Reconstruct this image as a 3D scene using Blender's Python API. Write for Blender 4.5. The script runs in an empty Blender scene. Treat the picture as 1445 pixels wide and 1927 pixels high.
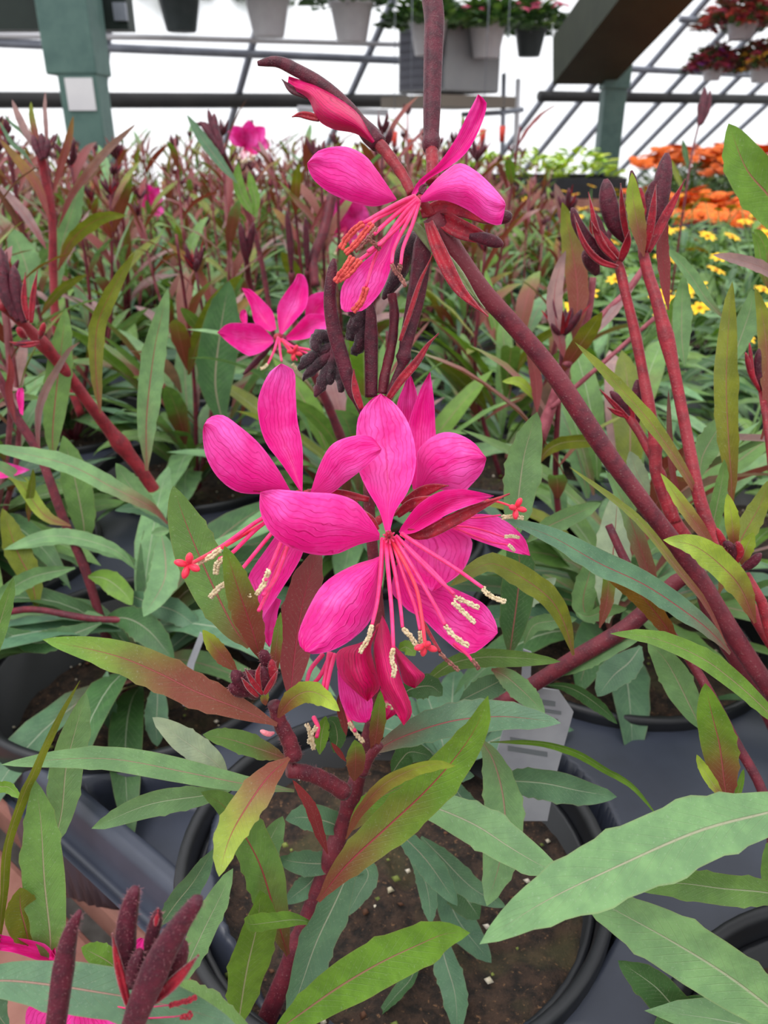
import bpy, math, random
from mathutils import Vector, Matrix, noise
R = random.Random(7)
scn = bpy.context.scene
COL = scn.collection
F = 1500.0; CX, CY = 722.5, 963.5
TH = math.radians(25.5); CT, ST = math.cos(TH), math.sin(TH)
CAM = Vector((0, 0, 1.0))
FWD = Vector((0, CT, -ST)); UPV = Vector((0, ST, CT)); RGT = Vector((1, 0, 0))
TRAY_Z = 0.80; SOIL_Z = 0.786; BENCH_Z = 0.69

def P(u, v, d):
    "point of the place seen at photo pixel (u, v) at distance d along the view axis"
    return CAM + RGT*((u-CX)/F*d) + UPV*((CY-v)/F*d) + FWD*d

# ------------------------------------------------------------------ objects
def obj(name, verts, faces, mat, parent=None, loc=None, uv=None, tint=None, rib=None, smooth=True, mats=None, midx=None):
    """one mesh object; verts in world space (moved to be local to loc); loc defaults to the first vertex"""
    loc = Vector(loc) if loc is not None else Vector(verts[0])
    me = bpy.data.meshes.new(name)
    me.from_pydata([tuple(Vector(v)-loc) for v in verts], [], faces)
    for m in (mats or [mat]): me.materials.append(m)
    if midx: me.polygons.foreach_set('material_index', midx)
    if uv:
        l = me.uv_layers.new(name='UVMap')
        buf = []
        for p in me.polygons:
            for vi in p.vertices: buf.extend(uv[vi])
        l.data.foreach_set('uv', buf)
    if tint:
        a = me.color_attributes.new('tint', 'FLOAT_COLOR', 'POINT')
        buf = []
        if isinstance(tint, tuple): buf = list(tint)*len(verts)
        else:
            for t in tint: buf.extend(t)
        a.data.foreach_set('color', buf)
    if rib is not None:
        a = me.attributes.new('rib', 'FLOAT', 'POINT')
        a.data.foreach_set('value', rib if isinstance(rib, list) else [rib]*len(verts))
    if smooth: me.polygons.foreach_set('use_smooth', [True]*len(me.polygons))
    o = bpy.data.objects.new(name, me); COL.objects.link(o)
    if parent is not None:
        o.parent = parent
        o.location = loc - Vector(WORLD[parent.name])
    else: o.location = loc
    WORLD[o.name] = tuple(loc)
    return o
WORLD = {}
def empty(name, loc, label=None, cat=None, group=None, parent=None):
    o = bpy.data.objects.new(name, None); COL.objects.link(o); o.empty_display_size = .01
    if parent is not None:
        o.parent = parent; o.location = Vector(loc)-Vector(WORLD[parent.name])
    else: o.location = loc
    WORLD[o.name] = tuple(loc)
    if label: tag(o, label, cat, group)
    return o
def tag(o, label=None, cat=None, group=None, kind=None):
    if label: o['label'] = label
    if cat: o['category'] = cat
    if group: o['group'] = group
    if kind: o['kind'] = kind
    return o
def dup(root, loc, rotz=0, scale=1, label=None, group=None):
    r = root.copy(); COL.objects.link(r); r.location = loc; r.rotation_euler = (0, 0, rotz); r.scale = (scale,)*3
    if label: r['label'] = label
    if group: r['group'] = group
    for ch in root.children:
        c = ch.copy(); COL.objects.link(c); c.parent = r
        for g in ch.children:
            d = g.copy(); COL.objects.link(d); d.parent = c
    return r

class MB:
    "collects shapes into one mesh"
    def __init__(s): s.v=[]; s.f=[]; s.uv=[]; s.t=[]; s.r=[]; s.m=[]
    def add(s, v, f, uv=None, tint=(.5,.5,.5,0), rib=0, m=0):
        o = len(s.v); s.v += list(v); s.f += [tuple(i+o for i in q) for q in f]
        s.uv += uv if uv else [(0,0)]*len(v); s.t += [tint]*len(v) if isinstance(tint, tuple) else tint
        s.r += [rib]*len(v); s.m += [m]*len(f)
    def box(s, c, sz, rot=None, m=0, tint=(.5,.5,.5,0)):
        c = Vector(c); v = []
        for x in (-.5,.5):
            for y in (-.5,.5):
                for z in (-.5,.5):
                    q = Vector((x*sz[0], y*sz[1], z*sz[2]))
                    v.append(c + (rot @ q if rot else q))
        s.add(v, [(0,1,3,2),(4,6,7,5),(0,4,5,1),(2,3,7,6),(0,2,6,4),(1,5,7,3)], m=m, tint=tint)
    def tube(s, pts, rad, n=8, m=0, tint=(.5,.5,.5,0), cap=True, twist=0):
        v, f, uv = tube(pts, rad, n, cap); s.add(v, f, uv, tint=tint, m=m)
    def lathe(s, c, prof, n=32, m=0):
        c = Vector(c); v = []; f = []
        for (r, z) in prof:
            for k in range(n):
                a = 2*math.pi*k/n; v.append(c+Vector((r*math.cos(a), r*math.sin(a), z)))
        for i in range(len(prof)-1):
            for k in range(n):
                f.append((i*n+k, i*n+(k+1)%n, (i+1)*n+(k+1)%n, (i+1)*n+k))
        s.add(v, f, m=m)
    def build(s, name, mat, parent=None, loc=None, smooth=True):
        mats = mat if isinstance(mat, list) else [mat]
        return obj(name, s.v, s.f, None, parent, loc, s.uv, s.t, s.r, smooth, mats, s.m)

def cat_rom(pts, n):
    "n+1 points evenly spaced along a smooth curve through pts (Vectors of any size)"
    pts = [Vector(p) for p in pts]
    if len(pts) == 1: return pts*(n+1)
    e = [pts[0]*2-pts[1]] + pts + [pts[-1]*2-pts[-2]]
    out = []
    for i in range(1, len(e)-2):
        for k in range(12):
            t = k/12; a, b, c, d = e[i-1], e[i], e[i+1], e[i+2]
            out.append(0.5*((2*b)+(c-a)*t+(2*a-5*b+4*c-d)*t*t+(3*b-a-3*c+d)*t**3))
    out.append(pts[-1])
    L = [0]
    for i in range(1, len(out)): L.append(L[-1]+(out[i]-out[i-1]).length)
    res = []; j = 0
    for k in range(n+1):
        s = L[-1]*k/n
        while j < len(L)-2 and L[j+1] < s: j += 1
        q = (s-L[j])/max(L[j+1]-L[j], 1e-9); res.append(out[j].lerp(out[j+1], min(1, max(0, q))))
    return res
def lerp_tab(tab, t):
    for i in range(len(tab)-1):
        a, b = tab[i], tab[i+1]
        if t <= b[0]: return a[1]+(b[1]-a[1])*(t-a[0])/max(b[0]-a[0], 1e-9)
    return tab[-1][1]
def tube(pts, rad, n=8, cap=True):
    m = len(pts); v = []; f = []; uv = []
    up = Vector((.3, -.5, .8)); nrm = None
    for i in range(m):
        T = (pts[min(i+1, m-1)]-pts[max(i-1, 0)])
        if T.length < 1e-9: T = Vector((0,0,1))
        T.normalize()
        if nrm is None: nrm = T.orthogonal()
        nrm = (nrm - T*nrm.dot(T)); nrm.normalize(); b = T.cross(nrm)
        r = rad[i] if isinstance(rad, (list, tuple)) else rad
        for k in range(n):
            a = 2*math.pi*k/n; v.append(pts[i]+nrm*(r*math.cos(a))+b*(r*math.sin(a))); uv.append((i/(m-1), k/n))
    for i in range(m-1):
        for k in range(n): f.append((i*n+k, i*n+(k+1)%n, (i+1)*n+(k+1)%n, (i+1)*n+k))
    if cap:
        f.append(tuple(range(n-1, -1, -1))); f.append(tuple(range((m-1)*n, m*n)))
    return v, f, uv

def lin(c):
    return tuple(((x/255)/12.92 if x/255 <= .04045 else ((x/255+.055)/1.055)**2.4) for x in c)
PAL = dict(G1=(108,144,98), G2=(96,130,66), G3=(98,134,44), G4=(82,116,90), G5=(58,94,52), O=(112,120,32), Y=(146,166,60),
           B=(104,62,56), M=(152,116,122), R=(150,46,54), W=(156,172,152), OB=(128,92,30))

def lance(t, pet=.10, peak=.52):
    "outline of a lance-shaped leaf, 0..1"
    a = 1.0; b = a*(1-peak)/peak
    w = (t**a)*((1-t)**b)/((peak**a)*((1-peak)**b))
    return max(w**.85, pet*(1-t)**.5*(1 if t < .9 else (1-t)*10))

def ribbon(C, wid, ref=None, roll=0, fold=.18, m=6, wave=.06, teeth=.05, seed=0, curl=0, thick=0):
    """leaf blade along centreline C; wid(t) half width; ref: direction the upper face turns to (None: towards where the camera stands)"""
    rr = random.Random(seed); n = len(C)-1; v = []; f = []; uv = []
    ph = rr.random()*6.28; fr = 5+3*rr.random(); tj = [rr.random() for _ in range(n+1)]
    tjr = [rr.random() for _ in range(n+1)]
    cr, sr = math.cos(roll), math.sin(roll); lastS = None
    for i in range(n+1):
        t = i/n
        T = (C[min(i+1, n)]-C[max(i-1, 0)]).normalized()
        N0 = (CAM-C[i]).normalized() if ref is None else ref
        S = N0.cross(T)
        if S.length < .15 and lastS is not None: S = lastS - T*lastS.dot(T)
        S.normalize(); lastS = S
        N = T.cross(S)
        S2 = S*cr+N*sr; N2 = N*cr-S*sr
        w = wid(t)
        for k in range(m+1):
            s = -1+2*k/m; a = abs(s)
            ww = w
            if a > .99 and .1 < t < .93:
                tt = tj[i] if s < 0 else tjr[i]
                ww = w*(1+teeth*(2.2 if tt > .8 else (tt-.5)*.5))
            off = fold*w*a**1.4 + wave*w*math.sin(fr*t*3+ph+(1.2 if s > 0 else 0))*a*a - curl*w*a**3
            v.append(C[i]+S2*(ww*s)+N2*off); uv.append((t, (s+1)/2))
    for i in range(n):
        for k in range(m):
            a = i*(m+1)+k; f.append((a, a+m+1, a+m+2, a+1))
    return v, f, uv
def tint_of(c, red=0, j=0.0, rr=R):
    c = PAL[c] if isinstance(c, str) else c
    l = lin(c); g = 1+j*(rr.random()*2-1); h = 1+j*.5*(rr.random()*2-1)
    return (l[0]*g*h*1.1, l[1]*g*1.1, l[2]*g/h*1.1, red)

# crops used while measuring: (x0, y0, scale)
K = {1:(360,640,2.064), 2:(460,0,2.408), 3:(0,1100,2.33), 4:(500,1200,2.189), 5:(845,1100,2.33), 6:(0,0,2.752), 7:(925,0,2.779),
     8:(0,450,2.409), 9:(945,500,2.752), 10:(0,1500,3.141), 11:(560,420,4.516), 12:(860,280,2.47), 13:(160,180,2.676), 14:(560,1140,3.6125), 15:(380,480,5.161), 0:(0,0,1)}
def px(k, s):
    x0, y0, q = K[k]; out = []
    for t in s.split():
        a = t.split(','); out.append((x0+float(a[0])/q, y0+float(a[1])/q)+tuple(float(z) for z in a[2:]))
    return out
DZ = 0
def line3(k, s, d0, d1, bow=0):
    "smooth line through pixels with depth running d0 to d1"
    p = px(k, s); n = len(p)-1; out = []
    for i, q in enumerate(p):
        t = i/max(n, 1); d = q[2] if len(q) > 2 else d0+(d1-d0)*t+bow*4*t*(1-t)
        out.append(P(q[0], q[1], d))
    return out
# ------------------------------------------------------------------ materials
def mat(name):
    m = bpy.data.materials.new(name); m.use_nodes = True
    nt = m.node_tree; nt.nodes.clear()
    out = nt.nodes.new('ShaderNodeOutputMaterial')
    return m, nt, out
class N:
    def __init__(s, nt): s.nt = nt
    def n(s, t, **kw):
        x = s.nt.nodes.new(t)
        for k, v in kw.items():
            if k.startswith('i_'): x.inputs[k[2:].replace('_', ' ')].default_value = v
            else: setattr(x, k, v)
        return x
    def l(s, a, b): s.nt.links.new(a, b)
    def math(s, op, a, b=None, clamp=False):
        x = s.nt.nodes.new('ShaderNodeMath'); x.operation = op; x.use_clamp = clamp
        for i, q in enumerate((a, b)):
            if q is None: continue
            if isinstance(q, (int, float)): x.inputs[i].default_value = q
            else: s.l(q, x.inputs[i])
        return x.outputs[0]
    def mix(s, f, a, b, blend='MIX'):
        x = s.nt.nodes.new('ShaderNodeMix'); x.data_type = 'RGBA'; x.blend_type = blend
        for sock, q in ((x.inputs[0], f), (x.inputs[6], a), (x.inputs[7], b)):
            if isinstance(q, (int, float)): sock.default_value = q
            elif isinstance(q, tuple): sock.default_value = q if len(q) == 4 else q+(1,)
            else: s.l(q, sock)
        return x.outputs[2]
    def rng(s, v, a, b, c=0, d=1, smooth=True):
        x = s.nt.nodes.new('ShaderNodeMapRange'); x.interpolation_type = 'SMOOTHSTEP' if smooth else 'LINEAR'
        s.l(v, x.inputs[0])
        for i, q in enumerate((a, b, c, d)):
            if isinstance(q, (int, float)): x.inputs[i+1].default_value = q
            else: s.l(q, x.inputs[i+1])
        return x.outputs[0]
    def noise(s, vec, scale, detail=2, rough=.5, dist=0):
        x = s.n('ShaderNodeTexNoise'); x.inputs['Scale'].default_value = scale; x.inputs['Detail'].default_value = detail
        x.inputs['Roughness'].default_value = rough; x.inputs['Distortion'].default_value = dist
        if vec is not None: s.l(vec, x.inputs['Vector'])
        return x.outputs[0]

def sheet_shader(k, out, col, tcol, rough, trans, spec=.4, bump=None, sheen=0):
    bs = k.n('ShaderNodeBsdfPrincipled'); k.l(col, bs.inputs['Base Color']) if not isinstance(col, tuple) else None
    bs.inputs['Roughness'].default_value = rough; bs.inputs['Specular IOR Level'].default_value = spec
    if sheen: bs.inputs['Sheen Weight'].default_value = sheen; bs.inputs['Sheen Roughness'].default_value = .4
    tr = k.n('ShaderNodeBsdfTranslucent'); k.l(tcol, tr.inputs[0])
    mx = k.n('ShaderNodeMixShader'); mx.inputs[0].default_value = trans
    k.l(bs.outputs[0], mx.inputs[1]); k.l(tr.outputs[0], mx.inputs[2])
    if bump is not None:
        k.l(bump, bs.inputs['Normal'])
    k.l(mx.outputs[0], out.inputs[0])

def leaf_material():
    m, nt, out = mat('leaf_blade'); k = N(nt)
    tint = k.n('ShaderNodeAttribute', attribute_name='tint'); rib = k.n('ShaderNodeAttribute', attribute_name='rib')
    uv = k.n('ShaderNodeUVMap'); sp = k.n('ShaderNodeSeparateXYZ'); k.l(uv.outputs[0], sp.inputs[0])
    t, s = sp.outputs[0], sp.outputs[1]
    a = k.math('MULTIPLY', k.math('ABSOLUTE', k.math('SUBTRACT', s, .5)), 2)
    oc = k.n('ShaderNodeTexCoord').outputs['Object']
    n1 = k.noise(oc, 160, 3, .6); n2 = k.noise(oc, 2200, 2, .7); n3 = k.noise(oc, 60, 2)
    col = tint.outputs['Color']
    # mottling and the paler, brighter tip
    col = k.mix(k.rng(n1, .35, .7), k.mix(1.0, col, (.80,.84,.80), 'MULTIPLY'), k.mix(1.0, col, (1.12,1.14,1.02), 'MULTIPLY'))
    # red flush from the base upwards
    red = tint.outputs['Alpha']
    lim = k.math('ADD', t, k.math('MULTIPLY', k.math('SUBTRACT', n3, .5), .5))
    lim = k.math('ADD', lim, k.math('MULTIPLY', a, .10))
    fr = k.math('MULTIPLY', k.rng(k.math('SUBTRACT', red, lim), -.22, .35), k.rng(red, .02, .2))
    col = k.mix(k.math('MULTIPLY', fr, .88), col, lin((128,44,52)))
    # side veins
    vein = k.math('SINE', k.math('MULTIPLY', k.math('SUBTRACT', k.math('MULTIPLY', t, 22), k.math('MULTIPLY', a, 3.2)), 6.283))
    vf = k.math('MULTIPLY', k.rng(vein, .86, 1), k.rng(a, 1, .2))
    col = k.mix(k.math('MULTIPLY', vf, .10), col, (.42,.5,.3))
    # pale hairs as fine specks
    col = k.mix(k.math('MULTIPLY', k.rng(n2, .60, .72), .16), col, (.50,.55,.46))
    # midrib
    ribc = k.mix(k.math('MAXIMUM', rib.outputs['Fac'], k.math('MULTIPLY', fr, .9)), k.mix(.55, tint.outputs['Color'], (.52,.56,.42)), lin((158,52,72)))
    w = k.math('MULTIPLY', k.math('SUBTRACT', 1.15, t), .085)
    rf = k.rng(a, w, k.math('MULTIPLY', w, .35))
    rf = k.math('MULTIPLY', rf, k.rng(t, 1.0, .8))
    col = k.mix(k.math('MULTIPLY', rf, .85), col, ribc)
    # darker or reddish hairline at the margin
    col = k.mix(k.math('MULTIPLY', k.rng(a, .93, .99), .22), col, lin((140,120,80)))
    hgt = k.math('ADD', k.math('MULTIPLY', n1, .6), k.math('ADD', k.math('MULTIPLY', n2, .16), k.math('MULTIPLY', rf, -.55)))
    hgt = k.math('SUBTRACT', hgt, k.math('MULTIPLY', vf, .18))
    b = k.n('ShaderNodeBump'); b.inputs['Strength'].default_value = .5; b.inputs['Distance'].default_value = .0009; k.l(hgt, b.inputs['Height'])
    tc = k.mix(1.0, col, (1.25,1.2,.55), 'MULTIPLY')
    sheet_shader(k, out, col, tc, .50, .20, .45, b.outputs[0], .03)
    return m
def petal_material(name, c1, c2, vein, trans=.26):
    m, nt, out = mat(name); k = N(nt)
    uv = k.n('ShaderNodeUVMap'); sp = k.n('ShaderNodeSeparateXYZ'); k.l(uv.outputs[0], sp.inputs[0])
    t, s = sp.outputs[0], sp.outputs[1]
    oc = k.n('ShaderNodeTexCoord').outputs['Object']
    n1 = k.noise(oc, 85, 4, .62); n2 = k.noise(oc, 900, 2, .6)
    sc = k.math('SUBTRACT', s, .5); a = k.math('MULTIPLY', k.math('ABSOLUTE', sc), 2)
    col = k.mix(k.math('MULTIPLY', k.rng(n1, .36, .74), k.rng(t, .05, .6, .15, 1)), c1, c2)
    # fan of fine veins with a stronger one in the middle
    fan = k.math('ADD', k.math('MULTIPLY', sc, k.math('SUBTRACT', 26, k.math('MULTIPLY', t, 9))), k.math('MULTIPLY', k.noise(oc, 220, 2, .5), 6))
    vv = k.rng(k.math('SINE', k.math('MULTIPLY', fan, 3.1)), .66, 1)
    vv = k.math('MULTIPLY', vv, .7)
    col = k.mix(k.math('MULTIPLY', vv, .42), col, vein)
    mid = k.math('MULTIPLY', k.rng(a, .05, .012), k.rng(t, .95, .45))
    col = k.mix(k.math('MULTIPLY', mid, .55), col, vein)
    col = k.mix(k.math('MULTIPLY', k.rng(a, .90, .99), .35), col, c2)
    hgt = k.math('ADD', k.math('MULTIPLY', n1, .8), k.math('SUBTRACT', k.math('MULTIPLY', n2, .12), k.math('MULTIPLY', vv, .22)))
    b = k.n('ShaderNodeBump'); b.inputs['Strength'].default_value = .6; b.inputs['Distance'].default_value = .0011; k.l(hgt, b.inputs['Height'])
    sheet_shader(k, out, col, k.mix(1.0, col, (1.0,1.0,1.0), 'MULTIPLY'), .40, trans, .35, b.outputs[0], .02)
    return m
def skin_material(name, c1, c2, scale=300, rough=.5, bump=.4, speck=.0, sheen=.25, c3=None, dist=.0006):
    "stems, buds: two tones mixed by noise, optional pale specks"
    m, nt, out = mat(name); k = N(nt)
    oc = k.n('ShaderNodeTexCoord').outputs['Object']
    n1 = k.noise(oc, scale, 3, .6); n2 = k.noise(oc, scale*7, 2, .6)
    col = k.mix(k.rng(n1, .3, .7), c1, c2)
    if c3: col = k.mix(k.math('MULTIPLY', k.rng(k.noise(oc, scale*.22, 1), .52, .68), .8), col, c3)
    if speck: col = k.mix(k.math('MULTIPLY', k.rng(n2, .62, .70), speck), col, (.72,.6,.55))
    bs = k.n('ShaderNodeBsdfPrincipled'); k.l(col, bs.inputs['Base Color']); bs.inputs['Roughness'].default_value = rough
    bs.inputs['Specular IOR Level'].default_value = .35
    bs.inputs['Sheen Weight'].default_value = sheen; bs.inputs['Sheen Roughness'].default_value = .35
    b = k.n('ShaderNodeBump'); b.inputs['Strength'].default_value = bump; b.inputs['Distance'].default_value = dist
    k.l(k.math('ADD', n1, k.math('MULTIPLY', n2, .4)), b.inputs['Height']); k.l(b.outputs[0], bs.inputs['Normal'])
    k.l(bs.outputs[0], out.inputs[0]); return m
def plain(name, c, rough=.6, c2=None, scale=40, spec=.4, bump=0, metal=0, dist=.001, detail=3):
    m, nt, out = mat(name); k = N(nt)
    bs = k.n('ShaderNodeBsdfPrincipled'); bs.inputs['Roughness'].default_value = rough; bs.inputs['Specular IOR Level'].default_value = spec
    bs.inputs['Metallic'].default_value = metal
    oc = k.n('ShaderNodeTexCoord').outputs['Object']; nn = k.noise(oc, scale, detail, .6)
    k.l(k.mix(k.rng(nn, .3, .7), lin(c), lin(c2 or c)), bs.inputs['Base Color'])
    if bump:
        b = k.n('ShaderNodeBump'); b.inputs['Strength'].default_value = bump; b.inputs['Distance'].default_value = dist
        k.l(nn, b.inputs['Height']); k.l(b.outputs[0], bs.inputs['Normal'])
    k.l(bs.outputs[0], out.inputs[0]); return m

LEAF = leaf_material()
PINK = petal_material('petal_pink', lin((236,28,146)), lin((255,104,206)), lin((208,10,116)))
PINKW = petal_material('petal_wilted', lin((206,6,92)), lin((232,40,130)), lin((120,4,60)), .2)
STEM = skin_material('stem_crimson', lin((112,34,48)), lin((78,26,40)), 260, .5, .5, .1, .1, lin((118,44,56)))
STEMP = skin_material('stem_pale', lin((160,84,96)), lin((120,50,62)), 200, .5, .4, .1, .1, lin((168,110,112)))
STEMR = skin_material('stem_red', lin((150,34,48)), lin((110,26,38)), 260, .5, .5, .1, .1, lin((150,50,60)))
BUD = skin_material('bud_maroon', lin((92,24,44)), lin((62,18,34)), 420, .5, .6, .1, .12)
BUDR = skin_material('bract_red', lin((168,28,48)), lin((120,22,40)), 300, .45, .4, .15, .3)
DRY = skin_material('withered_flower', lin((58,28,40)), lin((36,20,28)), 600, .7, .9, .2, .4, lin((96,30,50)))
FILA = skin_material('filament_pink', lin((240,62,130)), lin((226,36,106)), 300, .4, .2, 0, .2)
STYLE = skin_material('style_coral', lin((236,60,84)), lin((220,36,70)), 300, .4, .2, 0, .2)
ANTH = skin_material('anther_cream', lin((240,222,188)), lin((214,186,142)), 900, .7, .9, 0, .2)
ANTHR = skin_material('anther_coral', lin((226,92,84)), lin((190,54,58)), 700, .6, .7, 0, .2)
ANTHB = skin_material('anther_brown', lin((170,116,104)), lin((120,62,60)), 700, .7, .8, 0, .2)
HAIR = plain('stem_hair', (160,104,112), .6)
PLASTIC = plain('black_plastic', (19,20,24), .45, (28,30,36), 30, .5, .12)
TRAYP = plain('tray_plastic', (40,44,56), .40, (58,63,78), 14, .5, .10, detail=5)
WOODB = plain('bench_board', (166,118,106), .75, (132,84,76), 26, .3, .4, detail=6)
FILM = None
# ------------------------------------------------------------------ plant parts
def leaf(pl, kk, s, d0, d1, w, c, red=0, rib=0, roll=0, fold=.18, peak=.52, pet=.12, bow=0, wave=.06, n=26, teeth=.05, name='leaf', label=None):
    C = cat_rom(line3(kk, s, d0, d1, bow), n)
    hw = w*.5*(d0+d1)*.5/F
    rl = math.radians(roll); comp = 1/max(math.cos(rl), .55)
    v, f, uv = ribbon(C, lambda t: hw*comp*lance(t, pet, peak), None, rl, fold, 6, wave, teeth, R.randrange(9999))
    o = obj(name, v, f, LEAF, pl, C[0], uv, tint_of(c, red, .06), rib)
    if label: o['label'] = label
    return o
def hairs(mb, C, rad, count, ln=.00065, m=1, rr=None):
    rr = rr or random.Random(3); n = len(C)-1
    for _ in range(count):
        q = rr.random()*n; i = min(int(q), n-1); p = C[i].lerp(C[i+1], q-i)
        T = (C[i+1]-C[i]).normalized(); o = T.orthogonal().normalized()
        d = Matrix.Rotation(rr.random()*6.283, 3, T) @ o
        r = rad[i] if isinstance(rad, list) else rad
        b = p+d*r*.95; e = b+(d+T*(rr.random()-.2)*.6)*ln*(.5+.8*rr.random()); sd = T.cross(d)*.00003
        mb.add([b-sd, b+sd, e], [(0,1,2)], m=m)
def stem(pl, kk, s, d0, d1, r0, r1, m=None, hair=0, name='stem', n=40, bow=0, knots=(), prof=None, root=False):
    L3 = line3(kk, s, d0, d1, bow)
    if root:
        # carry the stem on, outside the picture, down to where it is rooted
        q = Vector(WORLD[pl.name]); o_ = Vector((R.uniform(-.012, .012), R.uniform(-.012, .012), -.004)); L3 = [q+o_, q.lerp(L3[0], .5)+o_*.5+Vector((0, 0, -.004))]+L3
    C = cat_rom(L3, n); dm = (d0+d1)/2/F; rr = random.Random(len(C)+int(r0*10))
    rad = []
    for i in range(n+1):
        t = i/n; r = (lerp_tab(prof, t) if prof else r0+(r1-r0)*t)*dm*(1+.05*math.sin(t*29+r0))
        for kt in knots: r *= 1+.35*math.exp(-((t-kt)/.018)**2)
        rad.append(r)
    mb = MB(); mb.tube(C, rad, 12)
    if hair: hairs(mb, C, rad, hair)
    return mb.build(name, [m or STEM, HAIR], pl, C[0])
def bud(pl, kk, s, d0, d1, w, m=None, hair=120, name='bud', prof=None, n=20):
    "swollen flower bud tapering to a blunt tip"
    C = cat_rom(line3(kk, s, d0, d1), n); dm = (d0+d1)/2/F
    prof = prof or [(0,.45),(.12,.62),(.35,.95),(.6,1),(.8,.86),(.92,.6),(1,.22)]
    rad = [lerp_tab(prof, i/n)*w*.5*dm for i in range(n+1)]
    mb = MB(); v, f, uv = tube(C, rad, 12)
    # four shallow ridges like the folded sepals
    for i in range(n+1):
        for k in range(12):
            q = v[i*12+k]; v[i*12+k] = C[i]+(q-C[i])*(1+.07*math.cos(4*2*math.pi*k/12))
    mb.add(v, f, uv)
    if hair: hairs(mb, C, rad, hair, .0005)
    return mb.build(name, [m or BUD, HAIR], pl, C[0])
def bract(pl, kk, s, d0, d1, w, m=None, name='bract', fold=.5, roll=0, n=16, peak=.35):
    C = cat_rom(line3(kk, s, d0, d1), n); hw = w*.5*(d0+d1)/2/F
    v, f, uv = ribbon(C, lambda t: hw*max(.02, (math.sin(math.pi*min(1, .18+.82*t)))**.8*(1-t**6)), None, math.radians(roll), fold, 4, .03, 0, 1)
    o = obj(name, v, f, m or BUDR, pl, C[0], uv)
    so = o.modifiers.new('t', 'SOLIDIFY'); so.thickness = .0005; so.offset = 0
    return o
def petal(fl, kk, L, Rr, d0, d1, cup=.004, tl=0, tr=0, m=None, n=22, k=12, ruff=.0006, name='petal', curl=0, label=None):
    "petal between two edges, both drawn from claw to tip; depths run d0 (claw) to d1 (tip); tl, tr move the two edges, cup bulges the middle"
    A = cat_rom([Vector((q[0], q[1], 0)) for q in px(kk, L)], n); B = cat_rom([Vector((q[0], q[1], 0)) for q in px(kk, Rr)], n)
    v = []; f = []; uv = []; ph = R.random()*6
    d0 += DZ; d1 += DZ
    for i in range(n+1):
        t = i/n; a, b = A[i], B[i]
        for j in range(k+1):
            s = j/k; q = a.lerp(b, s); e = 2*s-1; cup_ = cup*1.1
            d = d0+(d1-d0)*t + (tl*(1-s)+tr*s)*math.sin(math.pi*min(t*1.1, 1))*abs(e) + cup_*(1-e*e)*math.sin(math.pi*min(1, t*1.05))
            d += curl*max(0, t-.6)**2*6 + ruff*math.sin(t*9+ph+s*3)*abs(e)**2*t*2 + .0006*math.sin(s*8+t*5+ph)*t + .0004*math.sin(s*17-t*9+ph)*t*t
            v.append(P(q[0], q[1], d)); uv.append((t, s))
    for i in range(n):
        for j in range(k):
            a = i*(k+1)+j; f.append((a, a+1, a+k+2, a+k+1))
    o = obj(name, v, f, m or PINK, fl, P(A[0][0], A[0][1], d0), uv)
    if label: o['label'] = label
    return o
def stamen(fl, kk, s, d0, d1, w, anther=None, aw=7, m=None, am=None, name='stamen', tail=1):
    "thin filament and, along the second line, the knobbly anther"
    C = cat_rom(line3(kk, s, d0, d1), 18); dm = (d0+d1)/2/F
    mb = MB(); mb.tube(C, [w*.5*dm*(1.1-.3*i/18) for i in range(19)], 7, m=0); jit = .1 if am is ANTHR else .28
    if anther:
        A = cat_rom(line3(kk, anther, d1, d1+.0015), 26); rr = random.Random(len(anther)+int(aw*7))
        for sgn in (-1, 1):
            Q = []; rad = []
            for i, p in enumerate(A):
                T = (A[min(i+1, 26)]-A[max(i-1, 0)]).normalized(); o = T.cross(FWD).normalized()
                Q.append(p+o*(sgn*aw*.22*d1/F)+o*(rr.random()-.5)*aw*jit*d1/F+FWD*(rr.random()-.5)*aw*jit*d1/F)
                rad.append(aw*.27*d1/F*(.75+.55*rr.random())*(.5 if i in (0, 26) else 1))
            mb.tube(Q, rad, 6, m=1)
    return mb.build(name, [m or FILA, am or ANTH], fl, C[0])
def pistil(fl, kk, s, d0, d1, w, tip=9, m=None, name='pistil'):
    C = cat_rom(line3(kk, s, d0, d1), 18); dm = d1/F; mb = MB()
    mb.tube(C, [w*.5*dm*(1-.15*i/18) for i in range(19)], 7)
    T = (C[-1]-C[-2]).normalized(); o = T.orthogonal().normalized()
    for q in range(4):
        dd = (Matrix.Rotation(q*math.pi/2+.5, 3, T) @ o)
        a = C[-1]; L = [a, a+(T*.55+dd*.6)*tip*dm, a+(T*.8+dd*1.25)*tip*dm, a+(T*1.0+dd*1.7)*tip*dm]
        mb.tube(cat_rom(L, 8), [tip*dm*z for z in (.30,.34,.38,.42,.48,.5,.46,.36,.16)], 8)
    return mb.build(name, m or STYLE, fl, C[0])

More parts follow.
